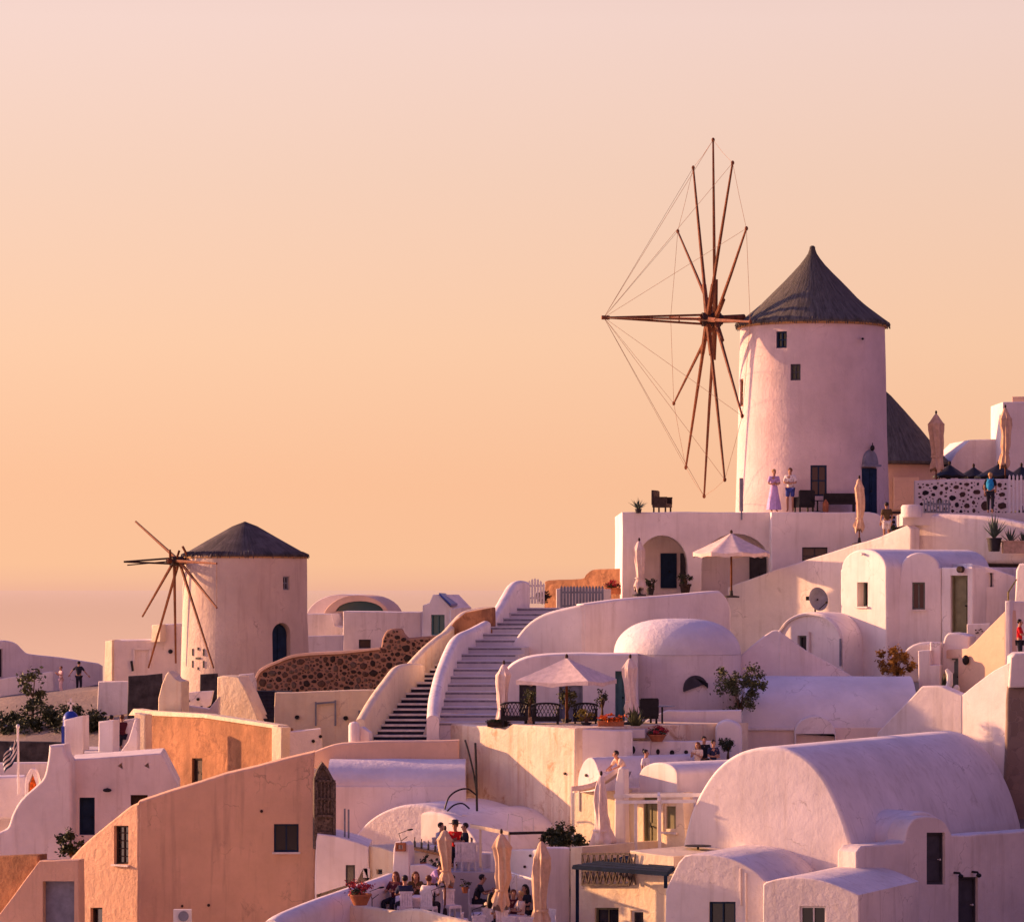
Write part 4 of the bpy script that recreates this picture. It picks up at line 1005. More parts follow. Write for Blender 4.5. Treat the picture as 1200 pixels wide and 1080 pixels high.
pts = [P(671,1013,109.6), P(782,1021,107.4), P(801,1004,109.4), P(756,998.5,111.6)]
mb = MB(); b_ = Vector((0,0,-.11)); a = pts[0]; b = pts[1]; c = pts[2]; d = pts[3]
for i in range(8):
    k = i/7.6; k2 = k+.085
    p0 = a.lerp(d,k); p1 = b.lerp(c,k); p2 = b.lerp(c,k2); p3 = a.lerp(d,k2)
    mb.add([p0,p1,p2,p3,p0+b_*.4,p1+b_*.4,p2+b_*.4,p3+b_*.4], [(0,1,2,3),(4,7,6,5),(0,4,5,1),(1,5,6,2),(2,6,7,3),(3,7,4,0)])
mb.build('slat_roof', PERG, t)
mb = MB(); mb.bar(a+b_*.8, b+b_*.8, .06, .09); mb.bar(d+b_*.8, c+b_*.8, .06, .09); mb.bar(a+b_*.8, d+b_*.8, .06, .08); mb.bar(b+b_*.8, c+b_*.8, .06, .08); mb.build('beam', PERG, t)
for p, y1 in ((a+Vector((.15,.05,0)),1110),(b+Vector((-.05,.05,0)),1040)):
    mb = MB(); mb.bar(p+b_, Vector((p.x,p.y,ZZ(y1,p.y))), .11, .11); mb.build('post', PERG, t)

t = T('garden_block', 'plain white block right of the third closed parasol', 'wall', 640, 1075, 112)
block(t, 'wall', [(573,1110),(574,999),(578,996),(632,995),(641,993),(641,1110)], 573, 114.0, 50, .5, WH, r=.06)
block(t, 'side_wall', [(641,1110),(641,993),(668,993),(668,1110)], 641, 111.6, -14, .6, WH, r=.05)
dots(t, (573,114.0,50), [(622,1002,1.6),(615.5,1015,1.6)], WOODD)
t = T('stair_wall', 'short white wall with a sloping coping between the closed parasols', 'wall', 610, 1060, 111)
block(t, 'wall', [(592,1085),(592,1022),(604,1026),(628,1031),(628,1085)], 592, 112.4, 20, .3, WH, r=.04)

# restaurant: house, vaults, terraces
t = T('barrel_vault', 'low lilac barrel roof running across below the plain parapet', 'house', 465, 960, 119)
vault_x(t, 384, 545, 120.3, 921, 121.9, 889, ROOF)
block(t, 'wall', [(384,1010),(384,921),(546,921),(546,1010)], 384, 120.25, 0, .6, WH, r=.03, amp=.01)
t = T('parapet_wall', 'pinkish plain parapet in front of the foot of the dark stairs', 'wall', 470, 886, 122)
block(t, 'wall', [(362,900)]+cr([(363,883),(380,876),(400,871),(440,868.5)],3)+[(538,867),(538,900)], 362, 122.2, 0, .8, PEACH, r=.08)
t = T('restaurant_vault', 'pair of overlapping barrel vaults lit pink behind the restaurant', 'vault', 520, 1000, 117)
block(t, 'back_vault', [(395,1040),(408,992)]+cr([(414,981),(430,963),(448,951),(468,944),(487,942),(510,945),(540,955)],4)+[(560,1040)], 410, 119.7, 30, 4.0, ROOF, r=.1)
block(t, 'front_vault', [(425,1050),(434,990)]+cr([(438,984),(452,968),(470,957),(490,951.5),(508,950.5),(530,957),(552,975),(566,1000)],4)+[(568,1050)], 434, 120.0, 44, 4.5, WH, r=.1)
t = T('restaurant_house', 'white restaurant house with two small dark windows under the vault', 'house', 420, 1040, 114)
block(t, 'wall', [(368,1110),(370,985),(372,976),(395,979),(419,986),(432,991),(436,1110)], 368, 114.4, 0, 3.0, WH, r=.06,
      holes=[win(rect(405,1013,416,1037), GREYD, GLASS, .2, 0, 0), win(rect(425.5,1017,433.5,1028), GREYD, GLASS, .2, 0, 0)])
block(t, 'side_wall', [(432,1110),(432,990),(445,992),(461,998),(463,1040),(463,1110)], 432, 114.6, 48, 2.5, CREAMLIT, r=.05,
      holes=[win(rect(441,1018,448,1024), GREYD, GLASS, .15, 0, 0)])
mb = MB(); mb.tube([P(404,947,114.9), P(404,985,114.9)], .035, 6); mb.tube([P(408.5,948,114.9), P(408.5,986,114.9)], .035, 6); mb.build('flue_pipe', GREYM, t)
t = T('chimney', 'square white chimney pillar with a dark framed niche on top', 'chimney', 470, 1030, 113)
block(t, 'wall', [(459,1060),(461,994),(463,986),(475,985.5),(479,990),(480,1060)], 460, 112.8, 20, .5, WH, r=.05)
mb = MB(); pl = Plane(460,112.7,20); q = clean([pl.uv(*k) for k in rect(464,987,475,997)]); ring_mesh(mb, pl, q, .07, -.05, .05); mb.build('niche_frame', TERRA, t)
t = T('terrace_block', 'white low block between the chimney pillar and the first closed parasol', 'wall', 500, 1040, 112)
block(t, 'wall', [(480,1070),(480,1013),(497,1012),(516,1020),(516,1070)], 480, 112.6, 15, .5, WH, r=.05)
t = T('terrace_wall', 'upper restaurant terrace wall behind the white chairs', 'wall', 560, 1030, 116)
block(t, 'wall', [(536,1080),(536,1000),(578,1000),(578,1080)], 536, 115.2, 0, 5, GREYM and WH2, r=.04)
t = T('terrace_parapet', 'rounded white parapet descending toward the lower left of the restaurant', 'wall', 380, 1080, 110)
sweep(t, 'wall', cr([(318,1077,105.8),(332,1068,106.4),(370,1053,108.2),(410,1039,110),(440,1029,111.6),(458,1022,112.6)],4), .75, 2.5, WH, 1.0)
t = T('terrace_parapet', 'sun tinted cream front parapet of the restaurant terrace carrying the red flower bowl', 'wall', 470, 1080, 108)
sweep(t, 'wall', cr([(404,1056,109.6),(432,1061,109.0),(463,1066,108.1),(487,1064,107.6),(505,1067,107.2),(535,1075,106.5),(575,1084,105.7),(640,1090,104.6)],4), .30, 2.0, CREAMLIT, .6)  # sunlight on this parapet is painted in with the cream tint
def slab(name, label, pts, z, mat, th=.25):
    t = thing(name, label, 'terrace', (sum(p[0] for p in pts)/len(pts), sum(p[1] for p in pts)/len(pts), z))
    mb = MB(); n = len(pts); mb.add([(x,y,z) for x,y in pts]+[(x,y,z-th) for x,y in pts], [tuple(range(n)), tuple(range(2*n-1,n-1,-1))]+[(i,(i+1)%n,n+(i+1)%n,n+i) for i in range(n)])
    o = mb.build('paving', mat, t, smooth=0); return t
ZR = -10.60     # lower restaurant floor
slab('dining_terrace', 'paved dining terrace on the left behind the cream parapet', [(-5.6,107.6),(-1.7,106.9),(-1.7,113.6),(-4.2,113.5)], ZR, PAVE, 1.2)
ZR2 = -11.2
slab('dining_terrace', 'lower paved dining terrace on the right between the closed parasols', [(-1.69,106.6),(2.6,105.6),(2.6,113),(-1.69,113.6)], ZR2, PAVE, 1.2)
ZU = -9.30
slab('restaurant_terrace', 'paved upper dining terrace behind the white chairs', [(-3.4,113.6),(1.2,113.6),(1.2,119),(-3,119)], ZU, PAVE, 1.5)
ZT = -4.86
slab('parasol_terrace', 'paved terrace in front of the dark terrace doors', [(-.8,123.0),(2.12,119.2),(4.6,119.9),(6,127),(-.8,126.6)], ZT, PAVE, .3)

# drain pipe with hoses on the shaded corner
t = T('drain_pipe', 'black drain pipe with looping hoses in the shaded corner', 'pipe', 558, 950, 118.4)
mb = MB(); mb.tube([P(545,867,118.2), P(549,880,118.0), P(555,905,117.9), P(558,925,117.8)], .035, 6); mb.tube([P(557,870,117.8), P(558,900,117.8), P(559,950,117.8)], .045, 6); mb.build('pipe', BLACK, t)
mb = MB(); mb.tube([P(*q) for q in cr([(521,948,117.2),(526,934,117.3),(536,926,117.4),(548,924,117.5),(558,931,117.7)],5)], .03, 6); mb.tube([P(*q) for q in cr([(524,950,117.2),(532,943,117.3),(542,941,117.4),(550,947,117.5)],5)], .028, 6); mb.build('hose', BLACK, t)

# ------------------------------------------------------------------ left half
t = T('salmon_house', 'large salmon plastered house with a sloping crest and a blue window', 'house', 230, 1080, 116)
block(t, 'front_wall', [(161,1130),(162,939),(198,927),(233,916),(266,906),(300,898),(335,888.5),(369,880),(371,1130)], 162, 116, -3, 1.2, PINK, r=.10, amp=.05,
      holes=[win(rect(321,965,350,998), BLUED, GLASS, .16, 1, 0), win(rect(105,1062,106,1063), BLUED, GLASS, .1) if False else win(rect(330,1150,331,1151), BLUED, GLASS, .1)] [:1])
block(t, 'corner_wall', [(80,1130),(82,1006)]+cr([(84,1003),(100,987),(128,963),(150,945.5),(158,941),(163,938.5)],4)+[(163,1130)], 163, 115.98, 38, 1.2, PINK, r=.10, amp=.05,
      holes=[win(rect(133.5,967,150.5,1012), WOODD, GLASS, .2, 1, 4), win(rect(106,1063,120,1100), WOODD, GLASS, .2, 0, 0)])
dots(t, (162,116,-3), [(306.5,950,1.8),(213.5,1061,1.6),(244.5,1060,1.8)], WOODD)
mb = MB(); pl = Plane(162,115.9,-3)
pts = [(367.5,994),(367.5,912),(371,902),(377,892),(383,899),(390,912),(393,917),(393,1000)]
pl = Plane(380,114.6,-18)
q = clean([pl.uv(*k) for k in pts]); slab_mesh(mb, pl, q, 0, .1); ring_mesh(mb, pl, q, .10, -.08, .02)
for i in range(1,6):
    x = 367.5+25.5*i/6; mb.bar(pl.w(pl.uv(x,914),-.03), pl.w(pl.uv(x,952),-.03), .05)
for y in (914,935,955,975): mb.bar(pl.w(pl.uv(368,y),-.04), pl.w(pl.uv(392.5,y+1),-.04), .08)
mb.build('lattice_panel', WOODG, t)
t = T('air_conditioner', 'white air conditioning unit on the roof below the blue window', 'air conditioner', 214, 1082, 112)
mb = MB(); mb.box(P(214,1074,112.4), (.58,.3,.50)); mb.build('casing', WFRAME, t)
mb = MB(); mb.tube([P(215,1073,112.24), P(215,1073,112.18)], .17, 16); mb.build('fan_grille', GREYM, t)
t = T('low_house', 'low salmon wall with a wide grey door in the bottom left corner', 'house', 50, 1080, 112)
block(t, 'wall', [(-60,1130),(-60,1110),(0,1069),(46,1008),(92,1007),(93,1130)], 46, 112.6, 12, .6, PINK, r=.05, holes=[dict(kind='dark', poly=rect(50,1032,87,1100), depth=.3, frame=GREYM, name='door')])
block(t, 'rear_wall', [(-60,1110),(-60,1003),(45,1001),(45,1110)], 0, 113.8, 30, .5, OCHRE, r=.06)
mb = MB(); mb.box(P(20,1090,111.6)+Vector((0,0,-.8)), (4,1.5,.3)); mb.build('floor', PAVE, t)

t = T('white_house', 'white house with a navy door and a swooping buttress on its left', 'house', 120, 1000, 122)
block(t, 'buttress', [(-40,1130),(-40,985),(0,974)]+cr([(4,972),(9,968),(14,954),(22,940),(31,930),(41,921),(49,913),(53,903),(56,885),(57,873)],4)+[(75,872),(77,884),(84,894),(86,1130)], 0, 122.6, 6, 1.0, WH2, r=.12, amp=.05)
block(t, 'wall', [(82,1130),(82,890),(110,888),(188,882),(190,884),(208,919),(216,1130)], 82, 122.9, -4, 4, WH2, r=.06, amp=.04,
      holes=[door(rect(93,934,111,978), BLUED, BLACK, .3, 1), void([(138,897),(143,893),(144,901)], .2), void([(169,897),(174,893),(175,900)], .2), dict(kind='dark', poly=rect(153,931,173,944), depth=.3, frame=WOODD)])
pl = Plane(82,122.9,-4); c = pl.uv(126,924); mb = MB(); mb.tube([pl.w(c,.05), pl.w(c,-.2)], .05, 6); mb.ell(pl.w(c,-.25)+Vector((0,0,-.03)), (.16,.12,.07)); mb.build('wall_lamp', BLACK, t)
t = T('ochre_house', 'flat roofed house with a streaky ochre wall and a small dark door', 'house', 240, 920, 135)
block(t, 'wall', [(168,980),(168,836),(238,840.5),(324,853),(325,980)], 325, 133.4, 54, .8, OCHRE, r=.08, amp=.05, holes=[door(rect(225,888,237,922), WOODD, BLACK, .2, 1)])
block(t, 'coping', [(150,838),(156,830),(168,832),(238,836),(325.5,849.5),(325.5,854),(238,841),(168,838)], 325, 133.3, 54, .5, CREAMLIT, r=.03, amp=0)
block(t, 'end_pillar', [(318,980),(318,850),(330,852),(330,980)], 318, 133.35, 44, .5, CREAMLIT, r=.05)
block(t, 'left_pillar', [(156,980),(157,835),(170,837),(170,980)], 157, 137.4, 30, .5, CREAMLIT, r=.05)
block(t, 'side_wall', [(329,980),(329,853),(340,857),(376,853),(378,870),(379,980)], 329, 133.2, -8, .5, WH2, r=.05)
dots(t, (329,133.2,-8), [(367,868,2),(375.5,862.5,2)], BLACK)
block(t, 'lean_wall', [(188,980),(188,884),(206,918),(206,980)], 188, 134.8, -20, .5, GREYM and WH2, r=.05)

# rubble wall, ramp and the space under the old mill
t = T('rubble_wall', 'brown rubble stone wall with pale joints in front of the old mill', 'wall', 400, 808, 148)
block(t, 'wall', [(297,812)]+cr([(299,798),(305,786),(325,776),(350,768),(400,765),(446,760)],4)+cr([(448,748),(454,738),(467,736),(471,742),(476,747)],3)+[(507,745),(512,812)], 400, 148, 8, .9, RUBBLE, r=.12, amp=.08)
rw = [c for c in t.children if c.name.startswith('wall')][0]
add_stones(rw, Plane(400,148,8), [(300,811)]+cr([(301,800),(307,788),(325,778),(350,770),(400,767),(446,762)],4)+cr([(449,749),(455,739),(466,738),(470,743),(476,749)],3)+[(505,747),(510,811)], 1500, .04, .20, STONES, 11, gap=.97, tries=26000)
block(t, 'coping', [(296,800)]+cr([(298,797),(304,784),(325,773.5),(350,765.5),(400,762.5),(445,758)],4)+[(445,761)]+cr([(400,766),(350,769),(325,777),(306,787),(299,800)],4), 400, 147.9, 8, 1.1, PEACH, r=.02, amp=0)
t = T('retaining_wall', 'white wall with faint doors under the rubble wall', 'wall', 380, 865, 141)
block(t, 'wall', [(320,900),(322,811),(442,808),(442,900)], 322, 142.5, 10, .6, CREAMLIT, r=.05, amp=.04)
dots(t, (322,142.4,10), [(348,840,2.4),(405,841,2.6)], BLACK)
mb = MB(); pl = Plane(322,142.4,10)
for a, b in (((370,822),(370,850)),((393,820),(393,850)),((370,824),(393,822)),((421,832),(421,850))): mb.bar(pl.w(pl.uv(*a),0), pl.w(pl.uv(*b),0), .07)
mb.build('gate_frame', GREYM, t)
t = T('ramp_wall', 'cream ramp wall stepping down beside the dark side stairs', 'wall', 280, 845, 144)
block(t, 'wall', [(253,880),(254,793),(260,791),(279,792),(290,812),(299,832),(305,848),(305,880)], 254, 144.5, 30, .8, CREAMLIT, r=.07)
block(t, 'rear_wall', [(279,860),(280,790),(297,789),(300,800),(300,860)], 280, 146, 0, .5, WH2, r=.05)
stairs(t, 'steps', [(293+i*.0+(9-i)*2.2, 344-i*.2, 851-i*4.6, 143.2+i*.28) for i in range(10)], [DSTEP, DSTEP, DSTEP], nose=.01)
t = T('terrace_wall', 'whitish terrace wall with a lit chimney below the old mill', 'wall', 230, 838, 142)
block(t, 'wall', [(198,870),(198,823),(213,812),(215,826),(245,830),(256,816),(256,870)], 198, 142.4, 5, .5, WH2, r=.05)
block(t, 'chimney', [(184,870),(185,818),(189,802),(194,790),(197,786),(201,789),(205,795),(213,798),(213,870)], 184, 141.4, 22, .7, CREAMLIT, r=.06)
block(t, 'pebble_panel', [(214,850),(214,812),(250,809),(246,826),(236,832),(214,832)], 214, 143.4, 4, .3, WH, r=.03)
dots(t, (214,143.3,4), [(221,821,1.2),(232,819,1.8),(227,828,1.0),(236,828,1.2)], BLACK)
t = T('black_wall', 'black painted wall below the foot of the old mill sails', 'wall', 170, 834, 160)
block(t, 'wall', [(149,860),(150,792),(189,789),(190,860)], 149, 160, 0, .6, ASH, r=.05)
t = T('black_wall', 'smaller dark block right of the chimney below the old mill', 'wall', 245, 812, 150)
block(t, 'wall', [(234,830),(234.5,790),(254,789),(258,830)], 234, 163.2, 0, .6, ASH, r=.05)

t = T('flat_house', 'flat roofed white house left of the old mill with a sunlit end', 'house', 150, 820, 178)
block(t, 'wall', [(131,830),(131,750),(178,749.5),(178,732),(213,730),(216,830)], 131, 178, 0, 4, WH2, r=.06)
block(t, 'end_wall', [(121,830),(123,751),(131.5,749.5),(131.5,830)], 131, 177.95, 46, .6, CREAMLIT, r=.06)
block(t, 'base_wall', [(112,860),(115,798),(150,798),(152,860)], 115, 171, 20, .6, WH2, r=.06)
block(t, 'roof_block', [(177,752),(178,732),(188,731),(188,752)], 178, 177.8, 40, .4, CREAMLIT, r=.04)
mb = MB(); pl = Plane(131,177.9,0)
for a, b in (((157,760),(176,760)),((157,760),(157,780)),((176,760),(176,782))): mb.bar(pl.w(pl.uv(*a),0), pl.w(pl.uv(*b),0), .08)
mb.build('door_frame', WH, t)
mb = MB(); pl = Plane(131,177.9,0); mb.tube([pl.w(pl.uv(154,774),-.1), pl.w(pl.uv(156,786),-.1)], .07); mb.ell(pl.w(pl.uv(200,763),-.1), (.12,.12,.12)); mb.build('wall_lamp', BLACK, t)

t = T('lilac_house', 'long lilac shaded white building with a rounded gable at the left edge', 'house', 50, 850, 202)
block(t, 'wall', [(-80,900),(-80,750)]+cr([(0,750),(10,750.5),(20,754),(28,762),(36,766),(72,770),(116,777)],4)+[(121,780),(121,900)], 60, 203, -40, 6, WH, r=.10, holes=[win(rect(-4,760,3,793), GREYD, GLASS, .2)])
block(t, 'garden_wall', [(-60,900),(-60,798),(0,795),(62,786),(66,900)], 0, 198, 4, .5, WH2, r=.06)
t = T('arch_house', 'low white building with a round glazed arch behind the rubble wall', 'house', 430, 765, 182)
block(t, 'rear_vault', [(358,740)]+arc(358,444,696,726,16)+[(444,740)], 360, 194, 12, 4, WH, r=.05)
block(t, 'vault', [(378,740)]+arc(378,458,697,726,16)+[(458,740)], 378, 190, 5, 6, PEACH, r=.05, holes=[dict(kind='dark', poly=[(393,716)]+arc(394,449,704,716,12)[1:-1]+[(449.5,716)], depth=.3, frame=TGLASS, name='arched_glazing')])
block(t, 'wall', [(402,800),(402,716),(493,717),(494,800)], 402, 184, 0, 5, WH2, r=.06, holes=[win(rect(420.5,749,434.5,759.5), GREYD, GLASS, .25, 0, 0)])
block(t, 'left_wing', [(358,800),(359,719),(388,719),(392,733),(404,735),(404,800)], 359, 186, 5, 4, WH2, r=.06)
block(t, 'low_wall', [(358,800),(359,745),(402,744),(402,800)], 359, 182, 0, .6, WH, r=.05)
t = T('hut', 'small white hut with a slanted blue roof and a teal door', 'house', 515, 744, 168)
block(t, 'wall', [(494,770),(495,709),(503,706),(507,696.5),(514,696.5),(529,712),(529,770)], 495, 168.5, 26, 2.2, WH, r=.05, holes=[win(rect(505,720,521,744), TEAL, TGLASS, .15, 1, 0)])
block(t, 'side_wall', [(528,770),(528,714),(541,711),(541,770)], 528, 167.5, -10, 1.5, WH, r=.04)
mb = MB(); a = P(514.5,696.5,167.6); b = P(522,697,169.6); c = P(537,709.5,169.0); d = P(528.5,709.5,166.9); n_ = Vector((0,0,.09))
mb.add([a,b,c,d,a+n_,b+n_,c+n_,d+n_], [(0,1,2,3),(4,7,6,5),(0,4,5,1),(1,5,6,2),(2,6,7,3),(3,7,4,0)]); mb.build('roof', BLUE, t)
t = T('ochre_wall', 'sunlit ochre garden wall behind the picket fence by the mill terrace', 'wall', 685, 692, 152)
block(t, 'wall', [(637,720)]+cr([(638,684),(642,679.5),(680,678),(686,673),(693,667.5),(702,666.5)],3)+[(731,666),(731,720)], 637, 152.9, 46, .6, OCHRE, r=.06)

# right top beyond the mill
t = T('windmill', 'dark thatched conical mill cap half hidden behind the tall windmill', 'windmill', 1035, 600, 163)
Y = 163; cx = XX(1032, Y); mb = MB(); zt = ZZ(545,Y); za = ZZ(455,Y)
mb.lathe([(2.9,zt),(3.25,zt-.02),(3.28,zt+.1),(2.62,zt+(za-zt)*.22),(1.9,zt+(za-zt)*.46),(1.15,zt+(za-zt)*.7),(.5,zt+(za-zt)*.9),(.1,za)], (cx,Y,0), 44, mod=lambda w, z: 1+.02*noise.noise(Vector((math.cos(w)*6, math.sin(w)*6, z*1.3)))); mb.build('cap', THATCH, t)
mb = MB(); mb.lathe([(2.95,zt-3.6),(2.85,zt-.05),(2.7,zt+.05)], (cx,Y,0), 44); mb.build('tower', PEACH, t)
mb = MB(); mb.box((XX(1062,159.9),159.9,ZZ(578,160)), (1.15,.2,1.5)); mb.build('door', PEACH, t)
t = T('pyramid_house', 'white house with a hipped white roof behind the dark sunshades', 'house', 1140, 560, 162)
block(t, 'wall', [(1100,600),(1101,549),(1112,545),(1120,531),(1136,515.5),(1175,514),(1182,600)], 1101, 162, -6, 4, WH, r=.05)
t = T('tower_block', 'tall white block at the right edge with a small cream chimney', 'house', 1190, 560, 160)
block(t, 'wall', [(1175,600),(1175,471),(1300,470),(1300,600)], 1175, 160, 0, 4, WH, r=.05)
block(t, 'chimney', [(1186,475),(1186,464.5),(1205,464.5),(1205,475)], 1186, 160.5, 20, .6, PEACH, r=.04)
t = T('pebble_wall', 'white terrace wall studded with black stones below the tan parasols', 'wall', 1120, 600, 150)
block(t, 'wall', [(1071,615),(1072,563),(1120,561),(1182,561),(1184,615)], 1072, 150, 3, .5, PEBBLE, r=.05)
pw = [c for c in t.children if c.name.startswith('wall')][0]
add_stones(pw, Plane(1072,150,3), [(1075,602),(1075,566),(1120,564),(1180,564),(1181,602)], 230, .035, .23, BSTONE, 12, flat=.3, gap=1.22)
t = T('mill_terrace_wall', 'dark bench back and shadowed wall behind the person in a brown vest', 'wall', 1055, 610, 149)
block(t, 'wall', [(1040,640),(1041,604),(1072,604),(1074,640)], 1041, 149, 0, .5, WH2, r=.05)
t = T('terrace_floor', 'white terrace walk in front of the pebble wall', 'terrace', 1130, 604, 145)
mb = MB(); z = ZZ(603,144); mb.add([(XX(1055,141.5),140.6,z),(XX(1270,140.5),140.2,z),(XX(1270,150),150.2,z),(XX(1045,150),150.2,z)]+[(XX(1055,141.5),140.6,z-.5),(XX(1270,140.5),140.2,z-.5),(XX(1270,150),150.2,z-.5),(XX(1045,150),150.2,z-.5)], [(0,1,2,3),(7,6,5,4),(0,4,5,1),(1,5,6,2),(2,6,7,3),(3,7,4,0)]); mb.build('paving', PAVE, t, smooth=0)
# ------------------------------------------------------------------ parasols
def closed_parasol(label, px, yt, yb, ypole, Y, wpx, canvas=CANVAS, base=True, droop=False):
    z1 = ZZ(yt, Y); z0 = ZZ(yb, Y); zp = ZZ(ypole, Y); w = wpx/F*Y/2; H = z1-z0; x = XX(px, Y); sd = px*.37
    t = thing('parasol', label, 'parasol', (x, Y, zp), 0, 'closed parasols')
    mb = MB(); mb.tube([(x,Y,zp),(x,Y,z1-.1)], .03, 8); mb.build('pole', WOODR, t)
    mb = MB()
    pr = [(.03,z1-.03),(.10,z1-H*.04),(w*.62,z1-H*.12),(w*.92,z1-H*.20),(w*.86,z1-H*.22),(w*.80,z1-H*.40),(w*.74,z1-H*.60),(w*.60,z1-H*.74),(w*.55,z1-H*.78),(w*.72,z1-H*.86),(w*.96,z1-H*.96),(w*.90,z0)]
    if droop: pr = [(.02,z1-.02),(.08,z1-H*.03),(w*.30,z1-H*.10),(w*.42,z1-H*.25),(w*.52,z1-H*.45),(w*.58,z1-H*.62),(w*.60,z1-H*.74),(w*.80,z1-H*.84),(w*1.0,z1-H*.92),(w*.86,z1-H*.98),(w*.5,z0)]
    pl_ = lambda q, z: (1+(.16-.34*abs(math.sin(3.5*q+sd+.5*math.sin(z*2.1)))**.6+.07*math.sin(12*q+z*2.2+sd)+.16*noise.noise(Vector((math.cos(q)*1.3+sd, math.sin(q)*1.3, z*1.6))))*min(1,(z1-z)/(H*.2)))*(1+.07*math.sin(z*5+sd))
    pr2 = []
    for (r0, za), (r1, zb) in zip(pr, pr[1:]):
        for k in range(2): pr2.append((r0+(r1-r0)*k/2, za+(zb-za)*k/2))
    pr2.append(pr[-1])
    mb.lathe(pr2, (x,Y,0), 42, mod=pl_); c = mb.build('canopy', canvas, t, smooth=70)
    for v_ in c.data.vertices:
        zz = v_.co.z+zp; q = math.atan2(v_.co.y, v_.co.x); k = (zz-z0)/H
        v_.co.x += .05*math.sin(zz*1.7+sd)*min(1,(1-k)*3); v_.co.y += .04*math.sin(zz*2.1+sd*2)*min(1,(1-k)*3)
        if k < .35: v_.co.z += .10*(math.sin(4*q+sd)+.6*math.sin(7*q+2*sd))*(1-k/.35)
    mb = MB(); mb.lathe([(w*.62,z1-H*.79),(w*.66,z1-H*.775),(w*.62,z1-H*.76)], (x,Y,0), 20, close=False); mb.build('strap', canvas, c)
    mb = MB(); mb.ell((x,Y,z1+.03), (.05,.05,.09)); mb.build('finial', WOODD, t)
    if base:
        mb = MB(); mb.lathe([(.30,zp),(.30,zp+.05),(.08,zp+.09),(.05,zp+.3)], (x,Y,0), 16); mb.build('base', DKPOT, t)
    return t
closed_parasol('tall tan closed parasol at the left end of the pebble wall', 1097, 484, 550, 570, 151.5, 19)
closed_parasol('tan closed parasol in front of the tall block at the right edge', 1178, 477, 546, 570, 152, 15)
closed_parasol('slim orange tan closed parasol standing before the mill terrace wall', 1007, 560, 621, 638, 144.2, 13)
closed_parasol('pale closed parasol inside the left arch of the mill terrace house', 749, 633, 690, 698, 145.9, 15, CANVASP)
closed_parasol('grey white closed parasol at the foot of the broad stairs', 590.5, 777, 846, 850, 123.2, 19, CANVASP)
closed_parasol('pale closed parasol right of the open square one in front of the dome', 738.5, 770, 836, 848, 121.6, 19, CANVASP)
closed_parasol('large closed parasol with crumpled hem beside the slim white pillar', 704.5, 907, 992, 996, 112.9, 31, CANVASP, droop=True)
closed_parasol('orange closed parasol among the diners left of the white chairs', 521.5, 971, 1034, 1075, 110.4, 19)
closed_parasol('orange closed parasol under the wooden beam end, middle of the dining terrace', 587.5, 975, 1062, 1090, 109.4, 23)
closed_parasol('orange closed parasol in front of the plain white block, nearest of all', 634.5, 984, 1090, 1100, 108.4, 25)

def open_parasol(label, px, ya, yr, ybase, Y, wpx, n, rot, canvas, valance=.14, frame=WOODR, pole=True, name='parasol', sag=.08):
    x = XX(px, Y); za = ZZ(ya, Y); zr = ZZ(yr, Y); zb = ZZ(ybase, Y); rad = wpx/F*Y/2
    t = thing(name, label, 'parasol', (x, Y, zb))
    mb = MB(); m = 6; vs = []; fs = []; per = 6
    tot = n*per
    for i in range(m+1):
        k = i/m
        for j in range(tot):
            a = 2*math.pi*j/tot+rot; q = (j % per)/per; c = math.cos(math.pi/n)/math.cos((q-.5)*2*math.pi/n)
            rr = rad*(c if n <= 4 else (1-.05*math.sin(math.pi*q)))*(.03+.97*k)
            z = za-(za-zr)*k**.92 - sag*math.sin(math.pi*q)*k*(za-zr)
            vs.append((x+rr*math.cos(a), Y+rr*math.sin(a), z))
    for j in range(tot):
        v = vs[m*tot+j]; q = (j % per)/per
        vs.append((v[0], v[1], v[2]-valance*(1-.35*math.sin(math.pi*2*q)**2)))
    for i in range(m+1):
        for j in range(tot):
            j2 = (j+1) % tot; fs.append((i*tot+j, i*tot+j2, (i+1)*tot+j2, (i+1)*tot+j))
    fs.append(tuple(range(tot)))
    mb.add(vs, fs); c = mb.build('canopy', canvas, t, smooth=28)
    so = c.modifiers.new('cloth', 'SOLIDIFY'); so.thickness = .012
    for i in range(n):
        a = 2*math.pi*i/n+rot; mb = MB(); mb.tube([(x,Y,za-.06),(x+rad*.96*math.cos(a), Y+rad*.96*math.sin(a), zr-.03)], .02, 5); mb.build('rib', frame, t)
    if pole:
        mb = MB(); mb.tube([(x,Y,zb),(x,Y,za+.05)], .045, 8); mb.build('pole', frame, t)
        mb = MB(); mb.lathe([(.34,zb),(.34,zb+.06),(.08,zb+.1),(.06,zb+.3)], (x,Y,0), 18); mb.build('base', DKPOT, t)
    mb = MB(); mb.ell((x,Y,za+.06), (.06,.06,.10)); mb.build('finial', WOODD, t)
    return t
open_parasol('open octagonal cream parasol in front of the right arch of the mill terrace house', 857, 625, 647, 700, 144.0, 93, 8, .2, CANVASP, .18)
open_parasol('wide open cream parasol shading the terrace below the dome', 664, 771, 796, 852, 122.6, 128, 4, .38, CANVASP, .16, sag=.12)
for i, (px, w, yt, yr, Y, lab) in enumerate(((1113,40,544,558,153,'black low sunshade next to the tall tan closed parasol'),(1141,38,547,559,154.5,'black low sunshade, second from the left on the upper terrace'),
        (1170,56,544,559,153,'widest black low sunshade, behind the backpacker'),(1197,40,546,560,154.5,'black low sunshade cut off by the right edge'))):
    open_parasol(lab, px, yt, yr, 600, Y, w, 8, i*.3, BLACK, .12, BLACK, sag=-.1)

